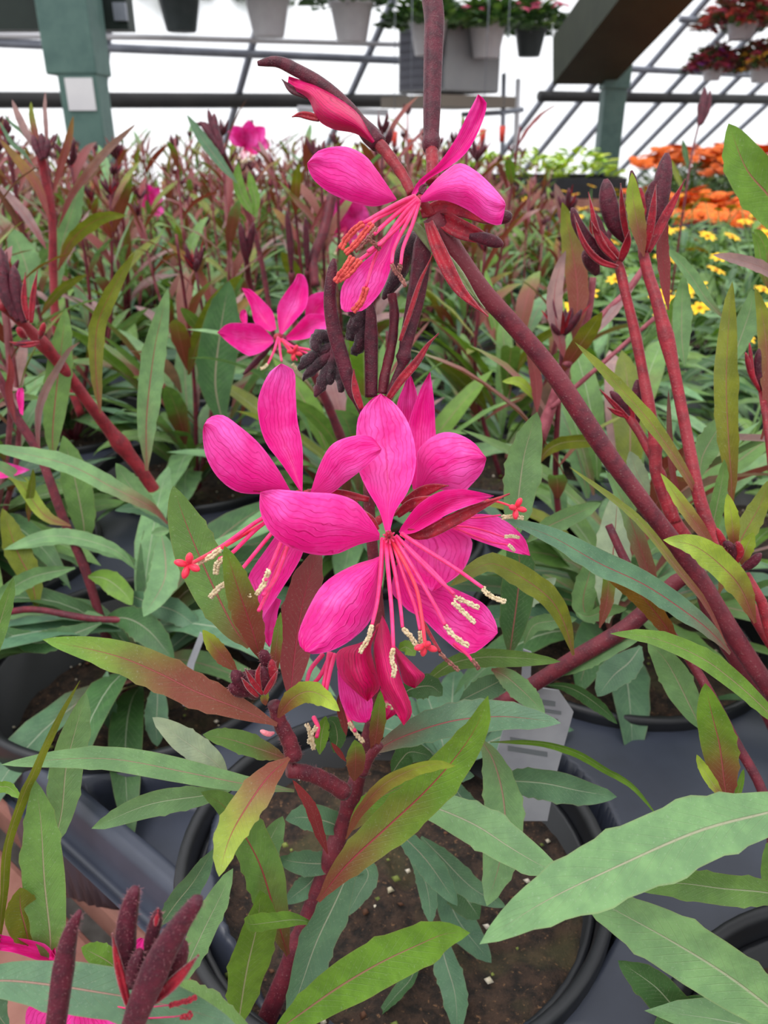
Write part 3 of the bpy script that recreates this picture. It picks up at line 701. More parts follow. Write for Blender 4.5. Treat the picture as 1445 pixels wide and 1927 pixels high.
for a in [
 (0,'1560,1500 1445,1529 1317,1563 1167,1628 1017,1701 902,1777', .148,.124, 118,'G1',.0,.25, 10),
 (0,'1560,1985 1445,1893 1360,1830 1253,1765 1120,1692 1080,1665', .152,.150, 108,'G1',0,.15, -16),
 (0,'1530,1700 1445,1680 1360,1672 1274,1662 1180,1668', .165,.158, 56,'G2',0,.1, -24),
 (5,'1180,1960 1010,1870 900,1760 740,1648', .176,.168, 66,'G5',0,0, -20),
 (5,'900,2000 980,1930 1100,1880 1250,1840', .180,.170, 66,'G5',0,0, 10),
 (5,'1480,660 1398,560 1250,425 1100,318 900,236 705,215', .182,.158, 38,'G3',.12,.5, 20),
 (5,'1222,960 1205,850 1185,700 1150,560 1122,432', .174,.162, 64,'G3',.55,.9, -10),
 (5,'1210,945 1160,880 1110,800 1085,745', .170,.164, 20,'Y',.35,.2, 10),
 (5,'1245,960 1270,900 1292,808', .174,.170, 12,'G3',.3,.3, 0),
 (5,'1110,640 1060,540 990,400 940,320 870,250', .205,.196, 56,'G1',0,.3, -16),
 (9,'1180,2010 1110,1927 1000,1830 750,1660 500,1540 250,1400 0,1312', .188,.166, 46,'G4',.2,1, 30),
 (9,'900,1990 860,1890 780,1780 700,1690 600,1620 480,1550', .198,.184, 36,'OB',.35,1, -30),
 (5,'545,310 505,170 430,50 250,-70 150,-85 0,10', .206,.186, 42,'O',.15,.8, 24),
 (5,'265,310 280,200 300,50 310,-80 290,-250', .222,.214, 62,'G5',.1,.8, -12),
 (9,'70,1420 80,1240 110,1000 150,850 181,757', .214,.206, 66,'G1',0,.2, 20),
 (9,'1310,1850 1240,1680 1150,1570 1000,1455 832,1420', .190,.164, 50,'Y',.42,.8, 14),
 (9,'1205,1470 1195,1380 1185,1290 1165,1180', .188,.180, 26,'Y',.5,.4, 6),
 (9,'1240,1550 1260,1470 1300,1380', .188,.182, 26,'Y',.45,.4, 10),
 (9,'1190,1250 1185,1080 1172,900 1160,600 1175,250 1192,80', .224,.216, 42,'O',.25,.8, -16),
 (9,'1340,900 1385,750 1370,450 1345,250 1308,110', .222,.214, 30,'O',.7,.6, 10),
 (9,'1030,1250 1000,1170 900,1000 750,790 560,580 375,395', .210,.196, 24,'O',.4,.8, 30),
 (9,'1160,1960 1050,1750 900,1560 720,1335 560,1200 345,1040', .196,.184, 15,'O',.5,.6, 40),
 (9,'820,1860 760,1600 700,1420 630,1230 535,1058', .222,.212, 30,'G1',.7,.9, 16),
 (9,'1115,1500 1050,1400 940,1250 820,1075', .198,.190, 24,'Y',.72,.8, 24),
 (9,'545,1850 555,1700 582,1400 600,1150', .242,.232, 62,'W',0,1, -12),
 (9,'480,1850 430,1800 420,1720 450,1600 480,1480', .252,.244, 44,'G1',0,.6, 14),
 (9,'130,1430 200,1370 300,1320 512,1228', .252,.246, 36,'G1',0,.5, 12),
 (9,'760,1190 700,1080 660,960', .242,.236, 34,'W',0,.3, 10),
 (5,'490,400 600,330 720,265 850,225', .228,.222, 40,'G1',0,1, -24),
 (5,'840,270 790,340 720,400 650,492', .252,.240, 56,'G4',0,.1, 16),
 (5,'430,440 520,450 600,490 690,560 738,612', .235,.226, 24,'G5',0,.1, 40),
 (5,'180,690 300,690 430,700 560,740 680,810 800,880 910,1010', .214,.196, 13,'G3',.1,.1, 50),
 (5,'560,120 610,140 700,110 780,105', .236,.230, 24,'G1',0,.3, 30),
 (5,'660,190 690,80 700,-40 690,-100', .222,.216, 24,'G3',.7,.7, 10),
 (5,'330,260 370,180 450,160 560,150', .244,.240, 30,'G1',0,.2, 14),
 (5,'300,150 330,80 400,20 470,-30', .246,.240, 34,'W',0,.2, 14),
 (9,'1000,1350 900,1150 870,950 860,640', .232,.226, 12,'B',.7,.6, 10),
 (9,'1120,1700 1220,1450 1330,1250 1390,1100', .215,.210, 40,'O',.2,.9, -14),
 (9,'860,230 840,60 830,-130 850,-300', .228,.222, 22,'R',1.1,1, 20),
 (9,'1060,1480 1100,1300 1140,1100 1150,1000', .226,.220, 26,'G2',.1,.3, 14),
 (9,'1020,1100 1040,980 1120,840 1180,760', .242,.236, 46,'G1',0,.3, 20),
 (5,'1390,1340 1410,1250 1440,1150 1500,1050', .182,.175, 40,'G2',0,.3, 20),
]: leaf(rt, *a)
stem(rt, 0, '1640,1985 1640,1720 1600,1490', .158,.150, 14, 10, STEM, 100, n=24, root=True)
# bud heads of the two right stems
for s, w, mm in [('735,540 620,440 560,350 535,275',22,BUD),('760,500 680,420 640,300',18,BUD),('790,430 740,360 705,260 690,140',32,BUD),('870,450 880,330 905,200 915,150',24,BUD),('890,470 920,330 950,180 975,20',32,BUD),('770,520 700,450 630,360',16,BUDR),('850,420 830,250 810,100',18,BUD),('650,580 620,520 600,470',26,BUD),('880,440 860,300 850,180',16,BUDR)]:
    bud(rt, 12, s, .222,.216, w*1.15, mm, 160)
for s, w in [('745,550 660,520 590,440 540,300',9),('740,520 660,420 610,200',10),('885,480 960,330 1020,220 1060,140',14),('870,480 900,350 925,160',12),('790,420 770,300 760,160',9),('700,470 650,400 625,340',9),('760,520 790,440 800,380',12)]:
    bract(rt, 12, s, .219,.211, w*1.2)
leaf(rt, 12, '868,500 838,350 818,230 812,110', .217,.208, 30,'Y',.62,.6, 10, .3)
for s, w, mm in [('690,830 640,740 560,650',20,BUD),('690,830 700,720 700,590',24,BUD),('740,780 740,680 720,580',18,BUD)]: bud(rt, 9, s, .224,.220, w, mm, 60)
for s in ('660,800 580,720 505,640','640,780 590,760 545,735','680,800 660,700 625,610'): bract(rt, 9, s, .222,.218, 9)
for s, w, mm in [('1180,1540 1150,1450 1110,1360',16,BUDR),('1200,1530 1190,1470 1150,1430',18,BUD),('1230,1580 1290,1540 1340,1490',18,BUD),('1210,1540 1230,1480 1215,1430',16,BUDR)]: bud(rt, 9, s, .188,.184, w, mm, 40)
for s, w, mm in [('1340,660 1290,560 1260,450',12,BUDR),('1350,660 1320,540 1330,430',16,BUD),('1345,650 1300,580 1280,400',9,BUDR)]: bud(rt, 9, s, .222,.216, w, mm, 40)
stem(rt, 9, '1480,2000 1420,1300 1380,900 1345,650', .205,.222, 9, 7, STEMR, 200, name='side_stem', n=24, root=True)
# topmost flower
f6 = flower_root(rt, 2, '800,900', .178, 9, None, 'topmost pink flower on the slanting dark stem')
stem(rt, 2, '900,1060 860,990 800,905', .184,.178, 14, 8, STEMR, 0, 'flower_tube', 10)
petal(f6, 2, '688,908 600,935 520,925 400,882 320,822 288,765 284,740', '690,902 600,770 540,700 450,663 345,678 298,720 285,738', .178,.166, -.003)
petal(f6, 2, '756,880 790,818 870,750 950,640 1010,520 1057,428', '775,885 830,815 930,755 1010,685 1070,572 1098,470 1060,428', .178,.176, .002)
petal(f6, 2, '796,895 880,800 970,740 1050,775 1130,850 1182,915 1184,930', '800,918 900,908 1000,945 1100,1008 1158,1020 1172,990 1182,932', .177,.163, -.004)
petal(f6, 2, '700,985 600,1130 500,1220 440,1302 440,1405 480,1412', '715,985 690,1100 662,1220 620,1320 545,1402 484,1413', .180,.170, .003)
bract(f6, 2, '800,970 900,935 1010,960 1090,1000 1160,1010', .180,.176, 26, BUDR, 'sepal', .5)
bract(f6, 2, '850,960 960,1030 1060,1070 1170,1110', .181,.176, 34, BUDR, 'sepal', .6)
bud(rt, 2, '1020,1070 1080,1080 1130,1095 1172,1110', .177,.175, 25, BUD, 100, 'sepal_tip')
bud(rt, 2, '1130,990 1170,985 1212,975', .180,.178, 26, BUD, 100, 'sepal_tip')
bract(f6, 2, '835,1010 880,1130 960,1290 1030,1370 1105,1435', .178,.176, 26, BUDR, 'sepal', .6)
bract(rt, 2, '770,1020 850,1110 960,1230 1040,1340 1090,1400', .1795,.1785, 20, LEAF if False else skin_material('bract_green', lin((126,140,96)), lin((96,110,66))), 'bract', .5)
for s, a, am, w in [('770,890 700,920 600,975 540,1010','540,1010 500,1040 460,1085 435,1130',ANTHR,9),('775,895 680,950 600,990 560,1030','580,1010 540,1060 500,1110 455,1150',ANTHR,9),('780,900 700,960 620,1030 590,1060','600,1030 560,1080 530,1110 500,1140',ANTHB,9),
  ('785,905 720,970 640,1080 610,1110','560,1080 585,1100 615,1130',ANTHB,8),('785,905 720,1000 640,1080 560,1140','490,1160 460,1210 430,1250 410,1280',ANTHR,9),('790,910 700,1020 600,1120 520,1180','525,1175 490,1220 460,1250 425,1270',ANTHR,9),
  ('785,915 740,1000 680,1120 668,1195','668,1195 680,1225 710,1260 730,1300',ANTHB,8),('790,920 760,1020 720,1120 708,1200','708,1195 695,1240',ANTHB,8),('770,930 690,1020 600,1150 550,1300','550,1300 540,1340 520,1380 490,1412',ANTHR,7)]:
    stamen(f6, 2, s, .176,.163, w, a, 13 if am is not ANTHB else 9, am=am)
bract(f6, 2, '800,880 812,850 830,835', .178,.178, 14, BUD, 'sepal', .3)
# bud above it and the thick bud leaving the top of the picture
stem(rt, 2, '760,880 720,800 650,700 590,630', .180,.184, 9, 12, STEMR, 150, 'bud_stalk', 20)
bud(rt, 2, '610,655 560,600 500,520 420,440 330,370 240,320 150,280 60,288', .184,.186, 30, BUD, 500, prof=[(0,1.1),(.1,1.25),(.2,.8),(.5,.85),(.8,.8),(.93,.6),(1,.3)], n=34)
C = px(2, '570,630'); 
petal(rt, 2, '590,640 520,520 420,440 330,385 250,360 200,345', '580,650 500,605 400,585 330,540 290,450 230,410 195,380', .182,.186, -.006, m=PINKW, name='furled_petal', label='furled pink petals inside the opening bud')
bract(rt, 2, '340,540 290,525 250,520 215,530', .184,.184, 12, BUDR)
bract(rt, 2, '300,440 260,420 210,400 170,360', .185,.186, 15, BUD)
stem(rt, 2, '850,830 852,740 848,680', .182,.184, 12, 12, STEMR, 60, 'bud_stalk', 12)
bud(rt, 2, '848,690 846,655 846,610 850,450 855,250 860,100 850,0 830,-90 800,-160', .184,.188, 37, BUD, 700, n=48, prof=[(0,.55),(.03,.95),(.06,1.0),(.09,.82),(.25,.93),(.6,1.05),(.8,1.1),(1,.8)])

# ------------------------------------------------------------------ plant at the lower left, close to the viewer
DZ = .020
fl = empty('gaura_plant', (-.115, .055, .765), 'gaura at the lower left corner with three dark maroon buds up close', 'flowering plant')
stem(fl, 0, '-260,2700 -60,2450 120,2150 215,1990 250,1920', .150,.112, 18, 13, STEM, 200, n=40)
stem(fl, 0, '-60,2500 60,2150 100,1990 112,1930', .140,.112, 12, 11, STEM, 60, n=24, name='side_stem')
bud(fl, 10, '300,1560 330,1350 370,1050 410,820 470,676', .112,.104, 42, BUD, 260, prof=[(0,.8),(.3,.95),(.6,1),(.8,.75),(.92,.5),(1,.2)], n=34)
bud(fl, 10, '770,1080 745,950 745,800 765,660 800,535', .112,.106, 41, BUD, 260, prof=[(0,.6),(.15,.9),(.4,1),(.7,.92),(.88,.7),(.96,.55),(1,.25)], n=30)
bud(fl, 10, '770,1390 840,1200 950,950 1060,760 1180,595', .110,.100, 52, BUD, 260, prof=[(0,.85),(.2,1),(.45,1.1),(.7,.85),(.9,.6),(.97,.5),(1,.25)], n=36)
bud(fl, 10, '980,1150 1030,1000 1080,850', .112,.108, 44, BUD, 90)
bud(fl, 10, '870,960 890,850 920,740 935,665', .111,.107, 27, BUD, 90)
bud(fl, 10, '770,1120 790,1030 830,900', .110,.107, 30, BUD, 90)
bract(fl, 10, '760,1240 720,1080 690,950 665,810', .110,.106, 14)
bract(fl, 10, '900,1210 1000,1120 1080,1040 1170,938', .109,.104, 20)
bract(fl, 10, '920,760 930,700 935,660', .107,.107, 7)
for a in [
 (10,'-320,1120 0,1085 300,1110 560,1150 800,1190 1080,1250 1400,1350', .128,.116, 86,'G4',.0,.6, -8),
 (10,'1500,1400 1340,1330 1200,1250 1050,1170 900,1120', .126,.132, 62,'G2',0,.8, 14),
 (3,'200,1700 222,1580 195,1300 180,1050 155,858', .150,.140, 74,'G2',0,.3, -12),
 (3,'130,1580 110,1500 90,1420 88,1328', .148,.142, 62,'O',0,.8, 14),
 (3,'-20,1700 10,1400 30,1150 100,930 150,820 200,700 270,560 352,418', .145,.135, 17,'O',.12,.4, 56),
 (3,'230,1160 270,1000 290,800 330,640 377,470', .165,.158, 60,'G1',0,.2, 16),
 (3,'-60,860 0,885 40,890 92,938', .16,.158, 20,'G3',0,.3, 30),
 (3,'40,1950 -10,1880 -40,1760 -30,1700', .13,.128, 40,'G4',0,.2, 10),
 (10,'700,1020 620,960 480,888', .135,.13, 44,'G3',0,.3, 16),
 (3,'-80,420 -40,300 20,100 60,-30', .17,.165, 30,'G2',0,.3, 16),
]: leaf(fl, *a)
f7 = flower_root(fl, 10, '480,1160', .125, 9, None, 'bright pink flower mostly behind the pale leaf')
petal(f7, 10, '430,1150 300,900 200,850 80,828 -60,800', '420,1180 330,1010 220,965 80,920 -60,900', .126,.124, .003)
petal(f7, 10, '480,1150 560,1060 700,960 800,850 830,830', '500,1160 640,1090 760,1040 850,930 862,840', .126,.124, .002)
petal(f7, 10, '300,1180 180,1230 150,1300 160,1400', '480,1200 480,1280 400,1380 260,1420', .125,.120, .003)
petal(f7, 10, '430,1230 420,1320 430,1420', '560,1220 660,1280 700,1360 640,1440', .123,.118, .003)
petal(f7, 10, '290,960 295,920 325,890', '340,970 330,920 328,892', .125,.125, .001)
stamen(f7, 10, '520,1200 760,1250 900,1240 1000,1230', .122,.112, 3, '1000,1230 1060,1215 1120,1200 1165,1180', 11, am=BUDR)
stamen(f7, 10, '540,1220 800,1300 1000,1300 1080,1290', .122,.112, 3, '1080,1290 1105,1300 1130,1280', 14, am=BUDR)

DZ = 0
# ------------------------------------------------------------------ plant on the left, second row
ml = empty('gaura_plant', tuple(pot_xy(1,-1))[:2]+(SOIL_Z,), 'gaura left of the main flower, its crimson stem leaning left to a dark bud head', 'flowering plant')
stem(ml, 8, '1500,1620 1150,1480 900,1340 760,1225 640,1050 500,870 400,740 290,590 180,460 80,360 0,290', .405,.300, 15, 10, STEMR, 300, n=70, prof=[(0,13),(.35,13.5),(.5,13),(.65,12),(.8,10),(1,9)], knots=(.62,.88))
for a in [
 (8,'760,1290 700,1225 640,1190 500,1120 300,1020 0,950 -80,930', .315,.292, 34,'G1',.35,.6, 22),
 (8,'455,790 435,600 440,400 500,250 610,60', .306,.296, 29,'O',.25,1, 20),
 (8,'665,1050 665,800 700,500 735,340 762,222', .312,.304, 44,'G1',.18,1, 14),
 (8,'730,1260 640,1180 570,1090 525,1015', .322,.312, 38,'G1',0,.2, 20),
 (8,'730,1330 750,1450 740,1560 650,1712', .325,.300, 54,'G1',0,.5, 14),
 (8,'770,1320 730,1325 685,1335', .315,.310, 17,'G1',0,.1, 10),
 (8,'640,1480 520,1420 300,1350 15,1405', .345,.318, 30,'G1',.06,.3, 24),
 (8,'780,1320 700,1250 620,1220 520,1230', .33,.32, 24,'G4',0,.1, 24),
]: leaf(ml, *a)
for s, w, mm in [('90,370 30,250 0,40',28,BUD),('110,380 80,250 60,120',24,BUD),('60,350 10,200 -20,100',22,BUD),('150,480 130,470 60,480',12,BUD),('180,450 190,420 200,380',12,BUDR),('120,450 100,430 80,400',14,BUDR)]: bud(ml, 8, s, .302,.296, w, mm, 60)
for s in ('130,370 110,280 115,150','60,330 30,240 0,150','140,380 150,260 170,140','180,470 110,480 40,465'): bract(ml, 8, s, .300,.295, 10)
# its open flower in the middle distance
stem(ml, 15, '1400,1900 1200,1400 1000,1000 780,800', .34,.300, 10, 6, STEM, 0, 'side_stem', 24)
f8 = flower_root(ml, 15, '740,800', .300, 9, None, 'open pink flower in the middle distance')
petal(f8, 15, '690,805 560,680 400,660 250,668 148,750', '695,850 600,930 500,972 430,970 280,872 150,755', .300,.290, .004)
petal(f8, 15, '665,745 520,670 470,500 390,330', '725,720 690,560 600,450 480,340 392,318', .300,.300, .003)
petal(f8, 15, '752,770 732,600 740,480 820,350 890,260 925,182', '782,772 900,640 1012,500 1032,330 1000,210 955,180', .300,.298, .003)
petal(f8, 15, '800,805 900,700 1020,580 1130,570 1300,600', '815,828 950,825 1080,790 1200,720 1320,640', .300,.290, .004)
petal(f8, 15, '1000,640 1015,440 1100,370 1230,360 1290,420', '1100,640 1200,570 1260,540 1300,480 1295,425', .306,.300, .004)
petal(f8, 15, '400,680 365,600 380,540 415,525', '440,680 440,600 430,540 418,527', .305,.305, .001)
for s, a in [('740,800 700,930 640,1060','640,1060 600,1095 570,1105'),('750,810 760,940 775,1030',None),('770,820 850,930 920,1020','880,1060 920,1110'),('780,820 900,900 1040,960',None),('770,830 850,880 1050,920',None)]: stamen(f8, 15, s, .298,.285, 5, a, 6)
pistil(f8, 15, '760,820 830,880 890,940', .298,.285, 4, 9)
bud(ml, 15, '700,850 560,1000 400,1160', .306,.304, 12, BUD, 0, 'sepal_tip')

# ------------------------------------------------------------------ plant in the left front pot
ld = empty('gaura_plant', tuple(pot_xy(0,-1))[:2]+(SOIL_Z,), 'leafy gaura in the pot at the left tray edge, narrow leaves drooping over the rim', 'flowering plant')
stem(ld, 8, '560,2050 450,1700 380,1480 300,1300 180,980 70,800 30,700 -20,600', .335,.318, 9, 8, STEM, 100, n=40)
stem(ld, 8, '1100,1740 900,1700 480,1725 170,1680 40,1690 -60,1700', .322,.300, 7, 6, STEM, 100, n=30, name='side_stem')
for a in [
 (8,'240,1000 240,850 265,600 300,312', .33,.33, 46,'G2',.1,1, 10),
 (8,'370,1400 380,1300 330,1050 285,890', .335,.33, 52,'G2',0,.3, 16),
 (8,'620,1500 500,1400 250,1345 15,1408', .318,.300, 27,'G1',0,.1, 26),
 (8,'340,1490 150,1530 0,1620 -60,1680', .310,.300, 32,'G1',0,.1, -20),
 (8,'400,1530 480,1540 560,1600 600,1660', .32,.31, 40,'G3',0,.1, 12),
 (8,'560,1600 680,1650 800,1690 920,1780', .318,.308, 46,'G4',0,.1, 14),
 (8,'480,1720 580,1720 680,1780 790,1915', .316,.300, 54,'G5',0,.1, 14),
 (3,'470,380 460,460 475,540 490,645', .305,.300, 32,'G4',0,.1, 14),
 (3,'690,420 690,520 685,620 690,710', .300,.296, 42,'G4',0,.1, 10),
 (8,'120,1100 40,1050 -20,1020 -60,1000', .31,.30, 20,'G1',0,.3, 20),
 (8,'460,1740 300,1800 150,1830 -20,1760', .312,.300, 40,'G5',0,.1, 18),
 (8,'170,1680 140,1540 80,1420 10,1220', .322,.32, 44,'O',0,.9, 14),
 (8,'180,980 170,860 190,720 300,520 365,465', .315,.31, 14,'M',.3,.9, 30),
 (8,'130,1280 130,1200 145,1100 150,1040', .316,.31, 14,'O',.3,.5, 30),
 (8,'70,830 40,700 50,600 40,520', .316,.31, 13,'R',.9,.5, 20),
 (8,'320,1300 200,1250 80,1090 -20,1060', .318,.31, 26,'Y',.3,.9, 24),
]: leaf(ld, *a)
f9 = flower_root(ld, 8, '-40,1060', .31, 6, None, 'pink flower cut off by the left frame edge')
petal(f9, 8, '-40,1050 0,1015 60,1020 135,1045', '-40,1070 0,1085 60,1075 135,1048', .31,.305, .002)
petal(f9, 8, '90,790 75,720 80,680 100,672', '105,800 108,740 108,690 102,672', .312,.312, .001)

# ------------------------------------------------------------------ mauve plant behind the slanting stem
rm = empty('gaura_plant', tuple(pot_xy(1,0))[:2]+(SOIL_Z,), 'gaura with pale mauve stems behind the slanting dark stem', 'flowering plant')
stem(rm, 9, '60,1300 180,930 250,740 330,520 400,380 450,220 470,60', .330,.310, 16, 6, STEMP, 200, n=50, knots=(.6,.8))
stem(rm, 9, '330,520 480,300 640,140 740,0', .312,.306, 8, 6, STEMP, 100, n=30, name='side_stem')
stem(rm, 9, '250,740 400,610 640,400 790,270', .318,.306, 5, 4, STEMP, 0, n=20, name='side_stem')
for a in [
 (9,'325,490 280,300 270,150 300,0 330,-80', .312,.305, 30,'M',.4,1, 14),
 (9,'370,400 390,150 360,-100 330,-250 310,-330', .312,.300, 42,'O',.75,.9, 10),
 (9,'180,760 175,600 150,480 120,420', .322,.318, 22,'B',.9,.8, 14),
 (9,'170,700 130,640 80,600 0,600', .325,.318, 18,'Y',0,.1, 20),
 (9,'740,0 640,150 560,260 430,400', .308,.306, 16,'M',.3,.9, 30),
 (9,'185,1030 230,960 320,915 480,910 560,960', .325,.312, 26,'O',.2,.3, 30),
]: leaf(rm, *a)
bd = MB(); bud_head(bd, P(1115,505,.308), Vector((0,.1,1)).normalized(), random.Random(4), 1.0); bd.build('bud_head', [BUD, BUDR], rm, P(1115,505,.308))
# plant at the right frame edge
rr_ = empty('gaura_plant', tuple(pot_xy(1,1))[:2]+(SOIL_Z,), 'gaura at the right frame edge with a bright green leaf reaching in above', 'flowering plant')
stem(rr_, 0, '1760,900 1620,620 1560,480', .262,.230, 10, 7, STEM, 60, n=30, root=True)
for a in [
 (7,'1640,1320 1560,1180 1445,1020 1330,880 1238,645', .226,.212, 84,'G3',0,.8, 16),
 (9,'1520,140 1376,30 1290,-10 1180,-40 1090,-55', .246,.238, 22,'M',.15,.6, 30),
 (12,'1240,790 1160,700 1080,580 1010,500 955,462', .258,.248, 22,'G1',.15,.3, 30),
 (9,'945,520 930,380 930,200 938,50', .262,.258, 34,'G1',0,.3, 12),
 (9,'870,420 880,280 900,200 940,120', .270,.266, 26,'G3',0,.4, 16),
 (9,'1180,520 1250,330 1290,200 1290,120', .260,.255, 40,'G1',0,.2, 14),
 (12,'1445,650 1420,560 1400,450 1370,390', .25,.246, 20,'G3',.2,.5, 16),
 (7,'1445,1380 1430,1300 1400,1230 1370,1200', .252,.248, 20,'G3',.2,.5, 16),
]: leaf(rr_, *a)
# upper-left plant against the film
el = empty('gaura_plant', tuple(pot_xy(1,-2))[:2]+(SOIL_Z,), 'tall gaura in front of the left green post with long thin red-brown leaves', 'flowering plant')
stem(el, 6, '420,2150 330,1900 290,1690 275,1400 270,1150 230,900 205,790', .470,.430, 9, 8, STEMR, 0, n=40, prof=[(0,8),(.4,7.5),(.7,7.5),(.9,9),(1,8)])
for a in [
 (6,'255,1140 200,980 110,850 0,722', .432,.425, 18,'OB',.6,.9, 14),
 (6,'275,1000 310,870 350,740 380,600', .432,.428, 14,'OB',.8,.9, 14),
 (6,'300,1180 370,1010 450,900 560,770 705,640', .434,.420, 15,'M',.5,.9, 24),
 (6,'240,1290 150,1140 60,1030 -20,950', .436,.43, 18,'M',.3,.9, 16),
 (6,'300,1400 360,1260 450,1170 550,1120 655,1115', .436,.42, 24,'O',.35,.9, 24),
 (6,'205,800 120,690 60,640 20,590', .432,.43, 7,'G4',.1,.5, 20),
 (6,'190,790 140,700 90,590 62,515', .432,.428, 14,'M',.1,.5, 14),
 (6,'200,780 185,700 165,610 160,525', .430,.428, 11,'O',.7,.5, 10),
 (6,'240,800 240,690 232,560 235,470', .432,.43, 8,'M',.4,.5, 10),
 (6,'210,1640 260,1560 340,1480 450,1420', .45,.44, 16,'O',.3,.6, 24),
 (6,'180,870 120,790 60,740 -10,620', .434,.43, 8,'G4',.1,.5, 20),
 (6,'150,1540 140,1400 100,1280 60,1180', .46,.455, 50,'G1',0,.3, 14),
 (6,'300,1500 310,1320 370,1100 430,900', .47,.46, 34,'G1',.1,.4, 14),
]: leaf(el, *a)
for s, w in [('215,830 190,770 170,700',14),('225,820 220,760 215,690',14),('235,820 245,770 250,720',13)]: bud(el, 6, s, .43,.428, w, BUD, 0)
# broad dark leaf and dark bud heads standing up behind the middle flower
bm_ = empty('gaura_plant', tuple(pot_xy(2,-1))[:2]+(SOIL_Z,), 'gaura behind the middle distance flower with a broad dark green leaf and dark bud clusters', 'flowering plant')
stem(bm_, 13, '1050,2000 900,900 775,470 700,300 690,270', .56,.49, 10, 8, STEM, 0, n=40, prof=[(0,5),(.5,5),(.75,5.5),(1,4.5)])
for a in [
 (0,'420,800 405,720 415,620 431,528', .430,.420, 74,'G5',0,.3, 10),
 (13,'765,440 690,350 600,230 512,95', .488,.48, 20,'G4',0,.4, 24),
 (13,'860,610 800,520 770,430 772,340', .50,.495, 22,'G3',0,.3, 14),
 (13,'850,610 860,540 840,450 825,380', .50,.495, 18,'G3',0,.3, 14),
 (13,'640,1110 600,950 520,830 410,735', .50,.49, 17,'OB',.6,.9, 14),
 (13,'1130,700 1170,620 1240,500 1260,450', .5,.5, 10,'B',.9,.6, 14),
]: leaf(bm_, *a)
for s, w in [('700,300 640,210 580,130',14),('700,290 660,180 650,90',15),('690,270 620,160 560,140',13),('680,250 640,150 620,70',12),('1040,890 1030,720 1015,580',14),('1120,880 1115,740 1110,610',13),('820,860 800,760 780,640',16),('810,850 830,740 850,640',15)]: bud(bm_, 13, s, .50 if s[0] in '18' else .488,.485, w, BUD, 0)
stem(bm_, 13, '1160,960 1150,820 1200,690 1245,500', .5,.5, 9, 10, STEM, 0, n=20, name='side_stem')
for q in (0,1): stem(bm_, 13, ('1040,890 1045,1000 1060,1200','1120,880 1125,960 1150,1100')[q], .5,.52, 6, 6, STEM, 0, n=12, name='side_stem')
stem(bm_, 13, '815,850 830,950 900,1150', .5,.53, 6, 6, STEM, 0, n=12, name='side_stem')
# ------------------------------------------------------------------ pots, trays and soil
def proj(p):
    q = Vector(p)-CAM; f = q.dot(FWD)
    return CX+F*q.x/f, CY-F*q.dot(UPV)/f, f
def soil_material():
    m, nt, out = mat('potting_soil'); k = N(nt); oc = k.n('ShaderNodeTexCoord').outputs['Object']
    n1 = k.noise(oc, 220, 5, .7); n2 = k.noise(oc, 700, 3, .6); n3 = k.noise(oc, 45, 2)
    col = k.mix(k.rng(n1, .35, .65), lin((24,18,15)), lin((66,48,37))); col = k.mix(k.rng(n2, .60, .72), col, lin((120,88,62)))
    col = k.mix(k.math('MULTIPLY', k.rng(n3, .52, .7), .5), col, lin((78,74,44)))
    bs = k.n('ShaderNodeBsdfPrincipled'); k.l(col, bs.inputs['Base Color']); bs.inputs['Roughness'].default_value = .9
    b = k.n('ShaderNodeBump'); b.inputs['Strength'].default_value = 1; b.inputs['Distance'].default_value = .002; k.l(n1, b.inputs['Height']); k.l(b.outputs[0], bs.inputs['Normal'])
    k.l(bs.outputs[0], out.inputs[0]); return m
SOIL = soil_material(); PERL = plain('perlite', (226,216,200), .8, (190,180,150), 300); ALGA = plain('moss_bits', (132,140,70), .8, (96,110,50), 200)
BARK = plain('bark_bits', (112,74,52), .8, (70,46,36), 200)
def soil_mb(rr, r=.0595, nr=16, na=56, bits=110):
    mb = MB(); v = [Vector((0,0,0))]; f = []
    for i in range(1, nr+1):
        for k in range(na):
            a = 6.283*k/na; q = r*i/nr; p = Vector((q*math.cos(a), q*math.sin(a), 0))
            p.z = .0035*noise.noise(p*70+Vector((rr.random()*.01, 5, 0)))+.0022*noise.noise(p*240)-.001*(i == nr); v.append(p)
    for k in range(na): f.append((0, 1+k, 1+(k+1) % na))
    for i in range(nr-1):
        for k in range(na): a = 1+i*na; f.append((a+k, a+na+k, a+na+(k+1) % na, a+(k+1) % na))
    mb.add(v, f)
    for q in range(bits):
        a = rr.random()*6.283; d = r*.95*rr.random()**.5; s = .0006+.0009*rr.random()**2; mm = rr.choice([1,1,2,3,3])
        c = Vector((d*math.cos(a), d*math.sin(a), .0015)); vv, ff = [], []
        for (x,y,z) in ((1,0,0),(-1,0,0),(0,1,0),(0,-1,0),(0,0,1),(0,0,-1)): vv.append(c+Vector((x*(.7+rr.random()*(1.8 if mm == 3 else .6)), y*(.7+.5*rr.random()), z*(.6+.5*rr.random())))*s)
        ff = [(0,2,4),(2,1,4),(1,3,4),(3,0,4),(2,0,5),(1,2,5),(3,1,5),(0,3,5)]
        mb.add(vv, ff, m=mm)
    return mb
soil_proto = None; pot_proto = None
